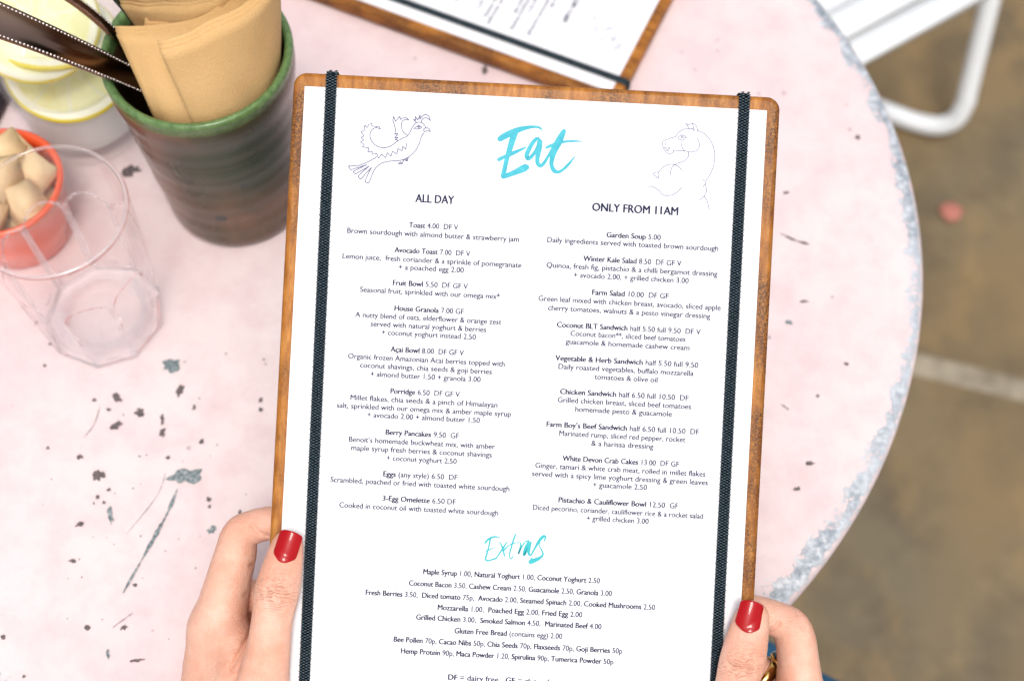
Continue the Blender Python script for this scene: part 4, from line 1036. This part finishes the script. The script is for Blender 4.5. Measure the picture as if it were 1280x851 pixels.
    for i, (dy, hw, dep) in enumerate(((-9, 9, .22), (-3, 13, .42), (3, 15, .5), (8, 13, .36), (14, 11, .25), (-26, 11, .22), (-20, 12, .2), (-14, 9, .16), (20, 9, .18))):
        pts = [hp(kx + sg * 0 + t * hw + tilt * -dy, ky + dy + t * hw * .25 + (1 - t * t) * (3 if dy > -2 else -2), 17) for t in (-1, -.5, 0, .5, 1)]
        pts = [(p_[0], p_[1]) for p_ in pts]
        d = None
        for p0, p1 in zip(pts[:-1], pts[1:]):
            ax, ay = p0; bx, by = p1; ab = (bx - ax, by - ay); L2 = ab[0] ** 2 + ab[1] ** 2
            t = np.clip(((P[0] - ax) * ab[0] + (P[1] - ay) * ab[1]) / L2, 0, 1); q = np.sqrt((P[0] - ax - t * ab[0]) ** 2 + (P[1] - ay - t * ab[1]) ** 2)
            d = q if d is None else np.minimum(d, q)
        F = F + np.where(P[2] > 4, dep * 1.7 * np.exp(-(d / .7) ** 2), 0)
    # keep the skin off the paper and the board
    pos, quads = surface_nets(F.astype(np.float32), X, Y, Zc)
    o = mm_obj('hand', pos, quads, M_SKIN, person); finish(o, 1)
    o['label'] = 'left hand and forearm' if side == 'L' else 'right hand and forearm'
    return o
hL = hand('L'); hR = hand('R')
from mathutils.bvhtree import BVHTree
def nail(base, tip, hw, hw_t, w_c, rad, thumb_r, parent, roll=0):
    "base/tip px: middle of the cuticle and of the free edge"
    b = np.array(hp(*base, w_c)); t = np.array(hp(*tip, w_c)); ax = t - b; L = np.linalg.norm(ax); ax /= L; sx_ = np.array([ax[1], -ax[0], 0])
    vs, fs = [], []; nu, nv = 18, 22
    dgm = parent.data; bvh = BVHTree.FromPolygons([v.co for v in dgm.vertices], [tuple(p_.vertices) for p_ in dgm.polygons])
    for layer in (0, 1):
        for j in range(nv + 1):
            tt = j / nv; y = tt * L
            # half width profile: rounded cuticle, slightly wider free edge with round corners
            e = 1 - max(0, (.22 - tt) / .22) ** 2.4 * .42 - max(0, (tt - .86) / .14) ** 2.2 * .22
            h_ = (hw + (hw_t - hw) * tt) * e
            for i in range(nu + 1):
                s = -1 + 2 * i / nu
                yy = y - (s * s) * (1 - tt) * -1.3 - (s * s) * tt * .9      # cuticle and free edge both bow outwards
                an = s * h_ / rad + roll
                x = rad * math.sin(an); z = w_c + rad * math.cos(an) - rad - .9 * tt ** 2 * 1.1 - layer * .5 - .25 * (1 - tt) ** 3
                q = b + ax * yy + sx_ * x + np.array([0, 0, z - w_c])
                hit = bvh.ray_cast(Vector((q[0] / 1000, q[1] / 1000, .05)), Vector((0, 0, -1)))
                if hit[0] is not None: q[2] = max(q[2], hit[0].z * 1000 + .45 - .3 * s ** 4 - layer * .5)
                vs.append(tuple(q / 1000))
    m_ = (nu + 1) * (nv + 1)
    for j in range(nv):
        for i in range(nu):
            q = (j * (nu + 1) + i, j * (nu + 1) + i + 1, (j + 1) * (nu + 1) + i + 1, (j + 1) * (nu + 1) + i); fs.append(q); fs.append(tuple(m_ + k for k in q[::-1]))
    ring = [i for i in range(nu + 1)] + [j * (nu + 1) + nu for j in range(1, nv + 1)] + [nv * (nu + 1) + i for i in range(nu - 1, -1, -1)] + [j * (nu + 1) for j in range(nv - 1, 0, -1)]
    for k in range(len(ring)):
        k2 = (k + 1) % len(ring); fs.append((ring[k2], ring[k], m_ + ring[k], m_ + ring[k2]))
    o = mesh_obj('fingernail', vs, fs, M_NAIL, parent)
    bm = bmesh.new(); bm.from_mesh(o.data); bmesh.ops.recalc_face_normals(bm, faces=bm.faces[:]); bm.to_mesh(o.data); bm.free()
    return o
nail((352.4, 702.5), (364.5, 664), 5.9, 5.9, 13.9, 7.6, 8, hL)
nail((932.6, 790), (943, 751.5), 6.3, 5.9, 14.4, 7.8, 8, hR)
# ring on the middle finger of the right hand
M_GOLD = NT('gold'); M_GOLD.p(Base_Color=(.83, .55, .17), Metallic=1.0, Roughness=.16); M_GOLD = M_GOLD.m
rc = np.array(hp(950, 843, -38.7)); f0 = np.array(hp(938, 830, -38)); f1 = np.array(hp(972, 868, -40)); fa = Vector((f1 - f0)).normalized()
rg = empty('finger_ring', (0, 0, 0), 'gold band ring with a green stone on the middle finger of the right hand', 'ring')
rg.matrix_world = MFRAME @ Matrix.Translation(Vector(rc) / 1000) @ fa.to_track_quat('Z', 'Y').to_matrix().to_4x4()
lathe('band', [(.0088, -.0026), (.0099, -.0024), (.0104, 0), (.0099, .0024), (.0088, .0026), (.0087, 0)], M_GOLD, rg, 64, closed=True)
rl = rg.matrix_world.inverted(); sc3 = rl @ (MFRAME @ (Vector(hp(967, 812, -36)) / 1000)); sc3.z = 0; sc3 = sc3.normalized() * .0118
st = lathe('stone', [(0, -.0026), (.0036, -.0022), (.0050, 0), (.0042, .0022), (.0022, .0032), (0, .0034)], flat('green_stone', (.01, .05, .035), .08, Coat_Weight=1.0), rg, 12)
st.location = sc3; st.rotation_euler = sc3.to_track_quat('Z', 'Y').to_euler()
sg_ = lathe('setting', [(.0043, -.0014), (.0047, -.0012), (.0047, -.0002), (.0043, .0)], M_GOLD, rg, 32, closed=True); sg_.location = sc3 * .97; sg_.rotation_euler = st.rotation_euler

# jeans: lap below the table edge
n = NT('blue_denim'); f = n.noise(900, 3, .7, stretch=(1, .2, 1)); a = n.noise(9, 4)
n.p(Base_Color=n.mix(n.math('MULTIPLY', f, .5), n.ramp(a, [(.3, (.005, .09, .22)), (.7, (.012, .15, .32))]), (.03, .2, .38)), Roughness=.8); n.bump(f, .3, .001); M_DEN = n.m
inv = MFRAME.inverted()
def wl2(v): q = inv @ Vector(v); return (q.x * 1000, q.y * 1000, q.z * 1000)
k1 = at(935, 868, -.19)
k0 = (k1.x + .02, -.26, -.26)
Xj = np.arange(-260, 420, 7.0, dtype=np.float32); Yj = np.arange(-640, 60, 7.0, dtype=np.float32); Zj = np.arange(-480, 60, 7.0, dtype=np.float32)
Pj = (Xj[:, None, None], Yj[None, :, None], Zj[None, None, :])
def jc(pts): return chain(Pj, [(*wl2(p_[:3]), p_[3]) for p_ in pts], k=30)
def leg_(s, kx, ky, kz): return jc([(s * .11, -.26, -.22, 95), (kx, ky, kz, 68), (kx, ky + .03, kz - .12, 60)])
Yj = np.arange(-640, 60, 7.0, dtype=np.float32)
hip_ = (.10, -.26, -.20, 100)
Fj = jc([(.10, -.26, -.20, 100), (.212, .120, -.165, 76), (.130, .182, -.215, 70), (.150, .15, -.40, 58)])
Fj = smin(Fj, jc([(-.10, -.26, -.20, 100), (-.19, .08, -.165, 72), (-.17, .10, -.26, 66), (-.17, .08, -.40, 58)]), 40)
pos, quads = surface_nets(Fj.astype(np.float32), Xj, Yj, Zj)
jo = mm_obj('jeans', pos, quads, M_DEN, person); finish(jo, 3)
